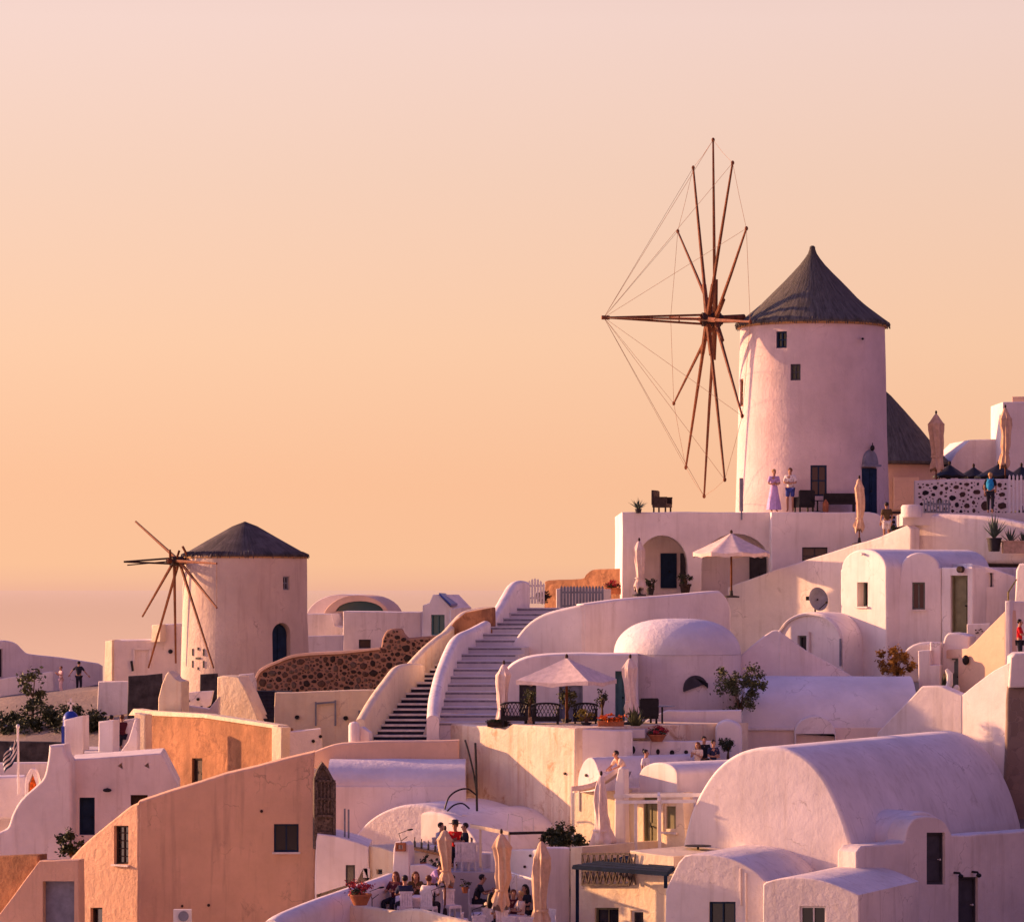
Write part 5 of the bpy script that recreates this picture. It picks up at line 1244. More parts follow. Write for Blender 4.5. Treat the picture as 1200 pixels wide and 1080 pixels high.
# canvas awning on the small roof terrace
t = T('awning', 'sagging pale canvas awning over the wall left of the two leaning people', 'awning', 695, 930, 114.5)
mb = MB(); a = P(670,921,113.6); b = P(724,899,113.8); c = P(731,903,116); d_ = P(679,927,116.2); vs = []; fs = []
for i in range(9):
    for j in range(5):
        p = a.lerp(b, i/8).lerp(d_.lerp(c, i/8), j/4); p.z -= .22*math.sin(math.pi*i/8)*math.sin(math.pi*(.25+.5*j/4)); vs.append(p)
for i in range(8):
    for j in range(4): fs.append((i*5+j, (i+1)*5+j, (i+1)*5+j+1, i*5+j+1))
e = len(vs)
for i in range(9): p = vs[i*5].copy(); p.z -= .16; vs.append(p)
for i in range(8): fs.append((i*5, e+i, e+i+1, (i+1)*5))
mb.add(vs, fs); o = mb.build('canvas', CANVASP, t); o.modifiers.new('cloth','SOLIDIFY').thickness = .012
for p, y1 in ((a,960),(d_,950)):
    mb = MB(); mb.tube([p, Vector((p.x,p.y,ZZ(y1,p.y)))], .03, 6); mb.build('post', WFRAME, t)

# ------------------------------------------------------------------ plants
def leaves(mb, c, r, n, size, rng, clumps=14, flat=.5, up=.2, ks=(.28,.5)):
    """many small leaf faces in clumps through the crown's volume"""
    cs = []
    for i in range(clumps):
        while True:
            p = Vector((rng.uniform(-1,1), rng.uniform(-1,1), rng.uniform(-1,1)))
            if .25 < p.length < 1: break
        cs.append((Vector((p.x*r[0], p.y*r[1], p.z*r[2])), rng.uniform(*ks)))
    for i in range(n):
        cc, k = rng.choice(cs)
        q = Vector((rng.gauss(0,.5), rng.gauss(0,.5), rng.gauss(0,.5)))*k
        p = Vector(c)+cc+Vector((q.x*r[0], q.y*r[1], q.z*r[2]))
        d = Vector((rng.gauss(0,1), rng.gauss(0,1), rng.gauss(up,.7))).normalized(); s = d.cross(Vector((rng.gauss(0,1),rng.gauss(0,1),rng.gauss(0,1)))).normalized()
        l = size*rng.uniform(.6,1.4); w = l*flat
        mb.add([p-d*l*.5, p+s*w*.5, p+d*l*.5, p-s*w*.5], [(0,1,2,3)])
    return cs
def shrub(name, label, cat, px, yb, Y, w, h, leaf, n=700, size=.13, trunk=0, group=None, seed=1, depth=None, pot=None, clumps=14, wood=BARK, flowers=None, ks=(.28,.5)):
    """trunk px high stem, crown w x h px"""
    rng = random.Random(seed); s = Y/F; x = XX(px, Y); zb = ZZ(yb, Y)
    t = thing(name, label, cat, (x, Y, zb), 0, group)
    hb = 0
    if pot:
        pr, ph, pm = pot; pr *= s; ph *= s; hb = ph
        mb = MB(); mb.lathe([(pr*.68,zb),(pr*.9,zb+ph*.75),(pr*1.05,zb+ph*.78),(pr*1.05,zb+ph),(pr*.9,zb+ph),(pr*.85,zb+ph*.9)], (x,Y,0), 18); mb.build('pot', pm, t)
    zc = zb+hb+trunk*s+h*s*.5; r = (w*s/2, (depth or w)*s/2, h*s/2)
    mb = MB(); cs = leaves(mb, (x,Y,zc), r, n, size, rng, clumps, ks=ks)
    cr_ = mb.build('crown', leaf, t, smooth=0, fix=False)
    mb = MB(); base = Vector((x,Y,zb+hb*.9)); top = Vector((x+.02,Y,zb+hb+trunk*s))
    mb.tube([base, base.lerp(top,.5)+Vector((.03*rng.uniform(-1,1),0,0)), top+Vector((0,0,.02))], [max(.02,.0022*h+.02), .03+.001*h, .03], 7)
    for cc, k in cs[:9]:
        e = Vector((x,Y,zc))+cc*.85; mid = top.lerp(e,.5)+Vector((rng.uniform(-.05,.05),rng.uniform(-.05,.05),.05)); mb.tube([top-Vector((0,0,.05)), mid, e], [.028,.018,.008], 5)
    mb.build('trunk', wood, t)
    if flowers:
        mb = MB(); leaves(mb, (x,Y,zc+r[2]*.15), (r[0],r[1],r[2]), int(n*.6), size*.8, rng, clumps); mb.build('flowers', flowers, t, smooth=0, fix=False)
    return t
def agave(name, label, px, yb, Y, rpx, hpx, leaf, pot=None, n=26, seed=3, cat='plant'):
    rng = random.Random(seed); s = Y/F; x = XX(px, Y); zb = ZZ(yb, Y); t = thing(name, label, cat, (x,Y,zb)); hb = 0
    if pot:
        pr, ph, pm = pot; pr *= s; ph *= s; hb = ph
        mb = MB(); mb.lathe([(pr*.75,zb),(pr,zb+ph*.9),(pr*1.08,zb+ph*.9),(pr*1.08,zb+ph),(pr*.9,zb+ph),(pr*.88,zb+ph*.92)], (x,Y,0), 18); mb.build('pot', pm, t)
    mb = MB(); c = Vector((x,Y,zb+hb*.95))
    for i in range(n):
        a = i*2.399; tilt = .15+.95*rng.random(); L_ = hpx*s*rng.uniform(.7,1.05); d = Vector((math.cos(a)*math.sin(tilt)*rpx/max(1,hpx)*1.1, math.sin(a)*math.sin(tilt)*rpx/max(1,hpx)*1.1, math.cos(tilt))); sd = Vector((-math.sin(a), math.cos(a), 0))*.05*hpx/30
        m = c+d*L_*.45; e = c+d*L_+Vector((0,0,-.04)); nrm = d.cross(sd).normalized()*.012
        mb.add([c-sd*.6,c+sd*.6,m+sd,m-sd,e, c-nrm*2, m-nrm*2], [(0,1,2,3),(3,2,4),(0,3,6,5),(1,5,6,2),(3,4,6),(2,6,4)])
    mb.build('leaves', leaf, t, smooth=0)
    return t
shrub('olive_tree', 'small olive tree with a bare trunk leaning beside the lilac barrel roof', 'tree', 866, 856, 125.6, 62, 62, LEAFO, 3000, .11, trunk=20, seed=57, clumps=22, ks=(.13,.27))
shrub('bush', 'golden orange bush behind the barrel roof parapet', 'bush', 1051, 792, 130.8, 44, 34, LEAFY, 2000, .12, trunk=2, seed=8, clumps=18, ks=(.16,.34))
shrub('topiary_tree', 'little round topiary tree on a thin stem before the rounded pier', 'tree', 853, 892, 120.6, 19, 17, LEAFD, 700, .09, trunk=13, seed=9, clumps=12)
shrub('bush', 'dark green bush below the rust stained wall, left one', 'bush', 646, 992, 114.4, 22, 24, LEAFD, 900, .12, seed=12)
shrub('bush', 'dark green bush below the rust stained wall, tallest one', 'bush', 662, 992, 114.0, 28, 32, LEAFD, 1300, .12, seed=13)
shrub('bush', 'dark bush spilling over the cream balcony house parapet', 'bush', 684, 996, 113.2, 26, 18, LEAFD, 800, .12, seed=14)
for i, (px, yb, w, h, n, lab) in enumerate(((6,872,52,44,3000,'dark bush at the left edge below the lilac building'),(44,872,56,54,3600,'tall dark green bush between the lilac building and the blue domed pillar'),(84,872,52,46,3000,'dark bush below the man in black'),(112,864,34,34,1800,'small dark bush at the foot of the white base wall'))):
    shrub('bush', lab, 'bush', px, yb, 172-i*1.5, w, h, LEAFD, n, .17, seed=20+i, ks=(.16,.36), clumps=34, depth=w*1.2)
shrub('tree', 'thin leafy sapling rising above the dark bushes', 'tree', 38, 842, 171, 34, 28, LEAFO, 420, .22, trunk=26, seed=31, clumps=12)
shrub('bush', 'dark bush beside the navy door in the lower left', 'bush', 82, 1002, 120, 28, 28, LEAFD, 900, .14, seed=33)
agave('agave', 'spiky agave in a tall dark pot beside the round parapet', 1165, 646, 138.2, 22, 34, AGAVE, (8.5,16,DKPOT), seed=4)
agave('agave', 'spiky agave in the pale planter, right of the dark potted one', 1184, 636, 138.0, 16, 22, AGAVE, None, seed=6)
agave('agave', 'agave cut off by the right edge in the pale planter', 1199, 637, 138.1, 13, 20, AGAVE, None, seed=7)
t = T('planter', 'long pale planter box holding two agaves at the right edge', 'planter', 1190, 648, 138)
mb = MB(); c = P(1192,641,138.1); mb.box(c, (1.15,.5,.48)); mb.box(c+Vector((0,0,.23)), (1.22,.56,.06)); mb.build('box', CLAY, t)
agave('spiky_plant', 'long leaved spiky plant at the right end of the parasol terrace', 744, 862, 120.6, 20, 34, LEAFO, (9,8,DKPOT), n=34, seed=11)
agave('cactus_plant', 'fine leaved green plant in a pot behind the wicker sofa terrace edge', 748, 601, 146.9, 14, 16, AGAVE, (4,5,DKPOT), n=24, seed=15)
shrub('potted_tree', 'small potted olive tree before the black terrace door', 'plant', 620, 851, 124.0, 16, 18, LEAFO, 420, .09, trunk=14, pot=(6,11,CLAY), seed=41)
shrub('potted_tree', 'bushy potted tree before the grey terrace doors', 'plant', 664, 851, 123.4, 22, 28, LEAFO, 620, .09, trunk=9, pot=(6,9,DKPOT), seed=42)
shrub('potted_tree', 'sparse potted shrub between the doors and the closed parasol', 'plant', 705, 851, 123.6, 13, 22, LEAFD, 200, .09, trunk=14, pot=(5,8,DKPOT), seed=43)
shrub('potted_plant', 'yellow flowering plant in a pot on the terrace edge', 'plant', 687, 852, 121.0, 19, 15, LEAFG, 520, .08, pot=(6,6,DKPOT), seed=44)
def flower_trough(label, px, yb, Y, w, h, flower, m, seed, bowl=True, hh=.55, name='flower_bowl'):
    rng = random.Random(seed); s = Y/F; x = XX(px, Y); zb = ZZ(yb, Y); t = thing(name, label, 'flower pot', (x,Y,zb)); w *= s; h *= s
    mb = MB()
    if bowl: mb.lathe([(w*.26,zb),(w*.42,zb+h*hh*.8),(w*.47,zb+h*hh*.86),(w*.46,zb+h*hh),(w*.4,zb+h*hh),(w*.38,zb+h*hh*.8)], (x,Y,0), 22)
    else:
        mb.box((x,Y,zb+h*hh/2), (w,.28,h*hh)); mb.box((x,Y,zb+h*hh), (w+.05,.33,.04))
    mb.build('pot', m, t)
    mb = MB(); leaves(mb, (x,Y,zb+h*(hh+.28)), (w*.5,(w*.5 if bowl else .2),h*.34), 420, .09, rng, 14); mb.build('bloom', flower, t, smooth=0, fix=False)
    mb = MB(); leaves(mb, (x,Y,zb+h*(hh+.16)), (w*.46,(w*.46 if bowl else .18),h*.26), 260, .09, rng, 10); mb.build('foliage', LEAFD, t, smooth=0, fix=False)
flower_trough('terracotta bowl of dark red flowers on the pierced parapet', 770, 868.5, 120.2, 24, 15, FLOWR, TERRA, 51)
flower_trough('terracotta bowl of crimson flowers on the dining terrace parapet', 422, 1060, 108.2, 30, 24, FLOWR, TERRA, 52)
flower_trough('trough of bright orange flowers on the parasol terrace edge', 716, 853, 120.2, 30, 14, FLOWO, TERRA, 53, False, name='flower_trough')
flower_trough('dark red planter with flowers against the ochre garden wall', 719, 696, 148.5, 19, 13, FLOWR, TERRA, 54, False, name='flower_trough')
flower_trough('shallow brown trough at the foot of the broad stairs', 583, 851, 122.4, 24, 6, LEAFD, WOODD, 55, False, .8, name='flower_trough')
shrub('potted_plant', 'round brown pot with drooping leaves between the two arches', 'plant', 803, 695, 146.3, 17, 11, LEAFD, 300, .1, pot=(7,11,WOODD), seed=45)
shrub('potted_plant', 'dark potted plant inside the left arch', 'plant', 762, 697, 146.6, 12, 12, LEAFD, 260, .1, pot=(5,8,DKPOT), seed=46)
agave('cactus', 'tall thin cactus before the grey green door of the peach wall', 1106, 812, 127.4, 5, 34, LEAFD, None, n=9, seed=17, cat='cactus')
t = T('statue', 'pale curved garden ornament beside the cactus', 'ornament', 1113, 811, 127)
mb = MB(); p = [P(1109,811,127), P(1113,801,127), P(1113,790,127), P(1109,784,127)]; mb.tube(p, [.13,.12,.12,.06], 8); mb.ell(P(1121,807,127), (.13,.1,.16)); mb.build('body', WFRAME, t)
shrub('bush', 'dry brown shrub by the white gate at the head of the broad stairs', 'bush', 635, 706, 143, 18, 14, WOODD, 300, .14, seed=61)

# ------------------------------------------------------------------ fences, gate, dish, flag, bell pillar
def pickets(name, label, px0, px1, y0, y1, Y, m, step, w=.09, rails=(.25,.8), arch=0, group=None, Y1=None):
    t = T(name, label, 'fence', (px0+px1)/2, y1, Y); Y1 = Y1 or Y; mb = MB(); k = int((px1-px0)/step)
    for i in range(k+1):
        q = i/k; px = px0+(px1-px0)*q; yy = Y+(Y1-Y)*q; top = y0-arch*math.sin(math.pi*q); a = P(px,y1,yy); b = P(px,top,yy)
        mb.box((a+b)/2, (w,.03,(b-a).length)); mb.add([b+Vector((-w/2,-.015,0)),b+Vector((w/2,-.015,0)),b+Vector((0,-.015,.08)),b+Vector((-w/2,.015,0)),b+Vector((w/2,.015,0)),b+Vector((0,.015,.08))],[(0,1,2),(5,4,3),(0,3,4,1),(1,4,5,2),(2,5,3,0)])
    mb.build('picket', m, t); mb = MB()
    for f in rails: mb.bar(P(px0,y1+(y0-y1)*f,Y+.04), P(px1,y1+(y0-y1)*f,Y1+.04), .04, .08)
    mb.build('rail', m, t)
    return t
pickets('picket_fence', 'grey picket fence at the head of the broad stairs', 658, 706, 688, 717, 145.5, GREYM, 3.6, .10)
pickets('gate', 'arched white slatted gate beside the dry shrub', 617, 637, 685, 707, 142.6, WFRAME, 3.3, .09, (.3,.95), 6)
pickets('picket_fence', 'pale picket fence at the right edge beside the backpacker', 1183, 1215, 558, 602, 148.5, WFRAME, 4.2, .09)
pickets('picket_fence', 'low grey picket fence below the pebble wall', 1083, 1112, 587, 604, 144.6, GREYM, 3.4, .07)
t = T('low_wall', 'low blue grey wall behind the picket fence by the left arch', 'wall', 680, 716, 147)
block(t, 'wall', [(652,720),(652,690),(662,688),(716,690),(716,720)], 652, 146.6, 0, .4, WH2, r=.04)
t = T('satellite_dish', 'grey satellite dish on a bracket above the small arched house', 'dish', 960, 716, 137)
c = P(959.5,701.5,136.2); nrm = Vector((.35,-.9,.25)).normalized(); q = nrm.to_track_quat('Z','Y').to_matrix(); mb = MB(); vs = []; fs = []
for i in range(6):
    r_ = .47*i/5
    for j in range(24): w = 2*math.pi*j/24; vs.append(c + q @ Vector((r_*math.cos(w)*.86, r_*math.sin(w), .16*(i/5)**2-.16)))
for i in range(5):
    for j in range(24): fs.append((i*24+j, i*24+(j+1)%24, (i+1)*24+(j+1)%24, (i+1)*24+j))
mb.add(vs, fs); o = mb.build('reflector', GREYM, t); o.modifiers.new('sheet','SOLIDIFY').thickness = .02
mb = MB(); tip = c+nrm*.42+Vector((.12,0,-.25)); mb.tube([c+Vector((0,0,-.42)), tip], .02, 6); mb.ell(tip, (.06,.06,.06)); mb.build('feed_arm', BLACK, t)
mb = MB(); mb.tube([c-nrm*.1, c+Vector((-.1,.5,-.1)), c+Vector((-.1,.5,-.9))], .035, 6); mb.box(c+Vector((-.42,.2,.02)), (.14,.14,.16)); mb.build('bracket', BLACK, t)

t = T('flag', 'limp blue and white striped flag on a white pole at the left edge', 'flag', 21, 912, 124)
mb = MB(); mb.tube([P(21.5,930,124), P(21,853,124)], .04, 8); mb.ell(P(21,851,124), (.07,.07,.09)); mb.build('pole', WFRAME, t)
mb = MB(); vs = []; top = P(20.5,860,124); nu = 12; nv = 9
for i in range(nu+1):
    for j in range(nv+1):
        u_ = i/nu; v_ = j/nv
        x = -u_*.46 - .05*math.sin(v_*3); z = -v_*.75 - u_*.72 - .08*math.sin(u_*5); y = .10*math.sin(u_*11+v_*2)
        vs.append(top+Vector((x, y, z)))
for i in range(nu):
    for j in range(nv):
        can = i < 5 and j < 5
        mb.cur = (1 if (i == 2 or j == 2) else 0) if can else (0 if j % 2 == 0 else 1)
        b0 = [vs[i*10+j], vs[(i+1)*10+j], vs[(i+1)*10+j+1], vs[i*10+j+1]]; mb.add(b0, [(0,1,2,3)])
o = mb.build('cloth', [BLUED, WFRAME], t, fix=False); o.modifiers.new('cloth','SOLIDIFY').thickness = .01
t = T('bell_pillar', 'white pillar shrine with a bright blue dome and a white cross', 'shrine', 84, 884, 131)
block(t, 'pillar', [(74,920),(75,843),(97,838),(98,920)], 75, 131, 14, .7, WH, r=.06)
c = P(83,843,131.3); mb = MB(); mb.lathe([(.30,-.25)]+[(.30*math.cos(i*.157)+.002, .34*math.sin(i*.157)) for i in range(11)], c, 20); mb.build('dome', BLUE, t)
mb = MB(); z = c+Vector((0,0,.34)); mb.box(z+Vector((0,0,.22)), (.07,.07,.5)); mb.box(z+Vector((0,0,.28)), (.26,.07,.07)); mb.ell(z, (.07,.07,.07)); mb.build('cross', WFRAME, t)
mb = MB(); mb.box(P(74,866,130.8), (.10,.2,1.0)); mb.build('side_panel', BLUE, t)
t = T('low_wall', 'dark rubble field wall at the left edge behind the flag', 'wall', 40, 893, 140)
block(t, 'wall', [(-80,930),(-80,869),(30,868),(78,870),(80,930)], 0, 140, 0, .6, ASH, r=.05, amp=.06)
t = T('lilac_wall', 'plain lilac shaded wall under the striped flag', 'wall', 25, 955, 130)
block(t, 'wall', [(-80,1000),(-80,896),(40,893),(56,893),(56,1000)], 0, 129.5, -10, .6, WH, r=.06)
block(t, 'ledge', [(-80,960),(-80,911),(28,909),(40,930),(40,960)], 0, 127.5, -6, 1.2, ROOF, r=.10)
t = T('arched_niche', 'little pointed white arch with an orange back beside the swooping buttress', 'niche', 37, 930, 123.6)
block(t, 'arch', [(29,950),(29,925)]+cr([(30,912),(34,903),(38,900),(42,905),(45,914)],3)+[(46,922),(46,950)], 29, 124.4, 10, .3, WH, r=.03, holes=[void([(32.5,945),(33,918),(38,906),(42.5,918),(43,945)], .15)])
pl = Plane(29,124.4,10); mb = MB(); q = clean([pl.uv(*k) for k in ((33.5,944),(33.8,919),(38,908),(42,919),(42.4,944))]); slab_mesh(mb, pl, q, .10, .16); mb.build('niche_back', FLOWO, t)
t = T('terrace_wall', 'small white roof terrace with seated people right of the blue domed pillar', 'terrace', 130, 885, 129)
block(t, 'post', [(114,920),(115,845),(133,843),(133,920)], 115, 129.6, 18, .6, WH, r=.06)
block(t, 'parapet', [(97,930),(97,886),(140,882),(150,868),(158,842),(161,842),(161,930)], 97, 128, 10, .4, WH, r=.05)
block(t, 'rear_wall', [(134,900),(136,852),(146,843),(158,841),(159,900)], 134, 131, 10, .5, WH2, r=.05)
# ------------------------------------------------------------------ people
def skin_mesh(name, verts, edges, sub=1):
    """grow one continuous surface round a skeleton; verts: (x,y,z,rx,ry)"""
    me = bpy.data.meshes.new(name); me.from_pydata([v[:3] for v in verts], edges, [])
    o = bpy.data.objects.new(name, me); COL.objects.link(o)
    o.modifiers.new('skin', 'SKIN'); 
    for i, v in enumerate(verts):
        d = me.skin_vertices[0].data[i]; d.radius = (v[3], v[4]); d.use_root = (i == 0)
    if sub: s = o.modifiers.new('sub', 'SUBSURF'); s.levels = sub; s.render_levels = sub
    bpy.context.view_layer.update()
    r = bpy.data.meshes.new_from_object(o.evaluated_get(bpy.context.evaluated_depsgraph_get()))
    bpy.data.objects.remove(o); bpy.data.meshes.remove(me)
    r.polygons.foreach_set('use_smooth', [True]*len(r.polygons)); r.name = name
    return r
def lerp3(a, b, t): return tuple(a[i]+(b[i]-a[i])*t for i in range(3))
_pose_cache = {}
def pose(key):
    """joint positions, figure faces -y"""
    st = dict(pel=(0,0,.93), spi=(0,.01,1.13), che=(0,0,1.33), nec=(0,.01,1.47), ch=(0,-.035,1.545), hd=(0,-.01,1.625), cr=(0,.0,1.695),
              sL=(.175,.01,1.40), eL=(.235,.03,1.13), wL=(.24,-.06,.90), sR=(-.175,.01,1.40), eR=(-.235,.03,1.13), wR=(-.24,-.06,.90),
              hL=(.09,0,.89), kL=(.105,-.02,.50), aL=(.105,.03,.09), tL=(.12,-.13,.035), hR=(-.09,0,.89), kR=(-.105,-.02,.50), aR=(-.105,.03,.09), tR=(-.12,-.13,.035))
    if key == 'fold': st.update(eL=(.24,-.02,1.15), wL=(.02,-.20,1.16), eR=(-.24,-.02,1.15), wR=(-.02,-.20,1.13))
    if key == 'wide': st.update(eL=(.40,.02,1.22), wL=(.55,-.02,1.02), eR=(-.36,.0,1.16), wR=(-.50,-.08,.98))
    if key == 'phone': st.update(eL=(.23,-.08,1.15), wL=(.10,-.28,1.27), eR=(-.23,-.08,1.15), wR=(-.10,-.28,1.27))
    if key == 'lean':
        st.update(spi=(0,-.07,1.11), che=(0,-.19,1.27), nec=(0,-.27,1.38), ch=(0,-.335,1.435), hd=(0,-.33,1.515), cr=(0,-.31,1.585), sL=(.175,-.22,1.33), eL=(.24,-.36,1.12), wL=(.14,-.52,1.06), sR=(-.175,-.22,1.33), eR=(-.24,-.36,1.12), wR=(-.14,-.52,1.06))
    if key == 'walk': st.update(kL=(.1,-.20,.52), aL=(.1,-.16,.12), tL=(.11,-.32,.07), kR=(-.1,.06,.50), aR=(-.1,.27,.15), tR=(-.11,.14,.05), eL=(.24,.12,1.14), wL=(.22,.05,.92), eR=(-.24,-.05,1.13), wR=(-.2,-.22,1.0))
    if key in ('sit', 'sitlean'):
        d = .93-.52
        for k in st: st[k] = (st[k][0], st[k][1], st[k][2]-d)
        st.update(hL=(.10,-.03,.50), kL=(.14,-.44,.50), aL=(.13,-.40,.09), tL=(.14,-.56,.035), hR=(-.10,-.03,.50), kR=(-.14,-.44,.50), aR=(-.13,-.40,.09), tR=(-.14,-.56,.035),
                  eL=(.25,-.10,.76), wL=(.14,-.33,.79), eR=(-.25,-.10,.76), wR=(-.14,-.33,.79))
        if key == 'sitlean':
            for k, q in (('spi',.04),('che',.10),('nec',.15),('ch',.19),('hd',.19),('cr',.18),('sL',.12),('sR',.12)): st[k] = (st[k][0], st[k][1]-q, st[k][2]-.02)
            st.update(eL=(.26,-.22,.76), wL=(.10,-.46,.84), eR=(-.26,-.22,.76), wR=(-.12,-.46,.80))
    return st
def body_meshes(key):
    if key in _pose_cache: return _pose_cache[key]
    J = pose(key); V = []; E = []; ix = {}
    def v(n, r, r2=None, p=None): ix[n] = len(V); V.append((*(p or J[n]), r, r2 or r)); return ix[n]
    def e(a, b): E.append((ix[a], ix[b]))
    v('pel',.135,.105); v('spi',.115,.09); v('che',.135,.10); v('nec',.052); v('ch',.068,.075); v('hd',.078,.096); v('cr',.050,.062)
    for a, b in (('pel','spi'),('spi','che'),('che','nec'),('nec','ch'),('ch','hd'),('hd','cr')): e(a, b)
    for s in 'LR':
        v('s'+s,.056); v('e'+s,.041); v('w'+s,.026); e('che','s'+s); e('s'+s,'e'+s); e('e'+s,'w'+s)
        v('h'+s,.085); v('k'+s,.056); v('a'+s,.038); v('t'+s,.032,.026); e('pel','h'+s); e('h'+s,'k'+s); e('k'+s,'a'+s); e('a'+s,'t'+s)
    body = skin_mesh('body', V, E, 1)
    # face and hands added to the same mesh
    bm = bmesh.new(); bm.from_mesh(body); mb = MB()
    hd = Vector(J['hd']); mb.ell(hd+Vector((0,-.098,-.018)), (.013,.020,.024), 8, 5)
    for s in (-1,1): mb.ell(hd+Vector((s*.080,.005,-.012)), (.012,.022,.032), 8, 5); mb.ell(hd+Vector((s*.032,-.088,.012)), (.014,.008,.008), 8, 5)
    mb.ell(hd+Vector((0,-.088,-.062)), (.024,.010,.007), 8, 5)
    for s, sx in (('L',1),('R',-1)):
        w = Vector(J['w'+s]); d = (w-Vector(J['e'+s])).normalized(); sd = Vector((0,1,0)).cross(d)
        sd = (Vector((1,0,0)) if sd.length < .2 else sd).normalized(); nn = d.cross(sd).normalized()
        rot = Matrix((sd, nn, d)).transposed()
        mb.ell(w+d*.05, (.040,.016,.052), 8, 6, rot)
        for i, l in enumerate((.068,.080,.075,.058)):
            b0 = w+d*.088+sd*(.030-.020*i); k = b0+d*l*.5+nn*.006; f = k+d*l*.42+nn*.022; mb.tube([b0, k, f], [.0095,.009,.007], 6)
        b0 = w+d*.03+sd*.036; mb.tube([b0, b0+d*.03+sd*.022, b0+d*.058+sd*.028+nn*.01], [.011,.010,.008], 6)
    off = len(body.vertices); fs = [[i+off for i in f] for f in mb.f]
    vs = [vv.co[:] for vv in body.vertices]+[tuple(q) for q in mb.v]; pf = [tuple(p.vertices) for p in body.polygons]+fs
    me = bpy.data.meshes.new('body'); me.from_pydata(vs, [], pf); me.polygons.foreach_set('use_smooth', [True]*len(pf)); me.update(); bm.free()
    def part(names, edges, sub=1):
        V2 = []; E2 = []; i2 = {}
        for n, r, r2, p in names: i2[n] = len(V2); V2.append((*p, r, r2))
        for a, b in edges: E2.append((i2[a], i2[b]))
        return skin_mesh('cloth', V2, E2, sub)
    hem = lerp3(J['pel'], J['spi'], -.15); cu = lambda s: lerp3(J['s'+s], J['e'+s], .85)
    shirt = part([('pel',.155,.125,hem),('spi',.135,.11,J['spi']),('che',.155,.12,J['che']),('nk',.075,.075,lerp3(J['che'],J['nec'],.75))]+[q for s in 'LR' for q in (('s'+s,.075,.075,J['s'+s]),('e'+s,.062,.062,cu(s)))],
                 [('pel','spi'),('spi','che'),('che','nk'),('che','sL'),('sL','eL'),('che','sR'),('sR','eR')])
    def legs(f):
        end = lambda s: lerp3(J['k'+s], J['a'+s], f) if f > 0 else lerp3(J['h'+s], J['k'+s], .8)
        nm = [('pel',.150,.120,lerp3(J['pel'],J['spi'],.12))]+[q for s in 'LR' for q in ((('h'+s,.105,.105,J['h'+s]),('k'+s,.074,.074,J['k'+s]),('a'+s,.060,.060,end(s))) if f > 0 else (('h'+s,.108,.108,J['h'+s]),('k'+s,.090,.090,end(s))))]
        ed = [('pel','hL'),('hL','kL'),('pel','hR'),('hR','kR')]+([('kL','aL'),('kR','aR')] if f > 0 else [])
        return part(nm, ed)
    r = dict(J=J, body=me, shirt=shirt, trousers=legs(.92), shorts=legs(0))
    _pose_cache[key] = r; return r
def mesh_obj(name, me, m, par):
    o = bpy.data.objects.new(name, me); COL.objects.link(o); o.parent = par
    if not me.materials: me.materials.append(m)
    o.material_slots[0].link = 'OBJECT'; o.material_slots[0].material = m
    return o
def person(label, px, py, Y, rz, key, top, low, hair=HAIRD, long=False, dress=False, shorts=False, hat=None, z=None, scale=1, group=None, x=None, bag=None):
    """py: pixel of the soles (or z: the floor); rz 0 faces the camera, 180 turns the back to it"""
    D = body_meshes(key); J = D['J']
    t = thing('person', label, 'person', (XX(px, Y), Y, ZZ(py, Y) if z is None else z), R(rz), group); t.scale = (scale,)*3
    mesh_obj('body', D['body'], SKIN, t); mesh_obj('shirt', D['shirt'], top, t)
    if dress:
        mb = MB(); p = Vector(J['pel'])
        mb.lathe([(.30,.10),(.27,.35),(.20,.70),(.165,p.z-.02),(.135,p.z+.14)], (p.x,p.y,0), 20, mod=lambda w, z: 1+.05*math.sin(w*7)*(1 if z < .8 else .2)); mb.build('skirt', low, t, local=True)
    else: mesh_obj('shorts' if shorts else 'trousers', D['shorts' if shorts else 'trousers'], low, t)
    hd = Vector(J['hd']); mb = MB()
    mb.ell(hd+Vector((0,.022,.030)), (.093,.098,.092), 14, 9)
    if long:
        b = hd+Vector((0,.07,0)); mb.tube([b+Vector((0,.005,.03)), b+Vector((0,.035,-.10)), b+Vector((0,.045,-.26)), b+Vector((0,.04,-.36))], [.075,.085,.075,.03], 10)
        for s in (-1,1): mb.tube([hd+Vector((s*.075,.03,.04)), hd+Vector((s*.09,.02,-.08)), hd+Vector((s*.095,.02,-.20))], [.03,.035,.015], 7)
    o = mb.build('hair', hair, t, local=True)
    for q in o.data.vertices:
        d = q.co-hd
        if d.y < -.045 and d.z < .055: q.co.y = hd.y-.03
    if hat:
        mb = MB(); mb.lathe([(.20,.055),(.20,.065),(.105,.075),(.10,.16),(.06,.185),(.0,.187)], hd, 20); mb.build('hat', hat, t, local=True)
    if bag:
        mb = MB(); c = Vector(J['che'])+Vector((0,.20,-.10)); mb.ell(c, (.16,.11,.25), 14, 9); mb.ell(c+Vector((0,.10,-.08)), (.11,.06,.13), 10, 7)
        for s in (-1,1): mb.tube([c+Vector((s*.11,-.06,.2)), c+Vector((s*.12,-.20,.26)), c+Vector((s*.13,-.33,.1)), c+Vector((s*.13,-.30,-.12))], .02, 6)
        mb.build('backpack', bag, t, local=True)
    return t
ZM = P(0, 600, 147).z+.01
slab('walkway', 'paved walk behind the sloping ramp wall', [(XX(1000,146),143.2),(XX(1072,143),142.6),(XX(1090,146),146),(XX(1000,146.5),146.0)], ZZ(637,144.2), PAVE, .4)
person('woman in a pale lilac dress standing with folded arms on the mill terrace', 907, 0, 147.55, 12, 'fold', C_LILAC, C_LILAC, HAIRB, dress=True, z=ZM, scale=1.06)
person('man in a white shirt and blue shorts standing on the mill terrace', 926, 0, 147.6, -14, 'fold', C_WHITE, C_BLUE, HAIRN, shorts=True, z=ZM, scale=1.09)
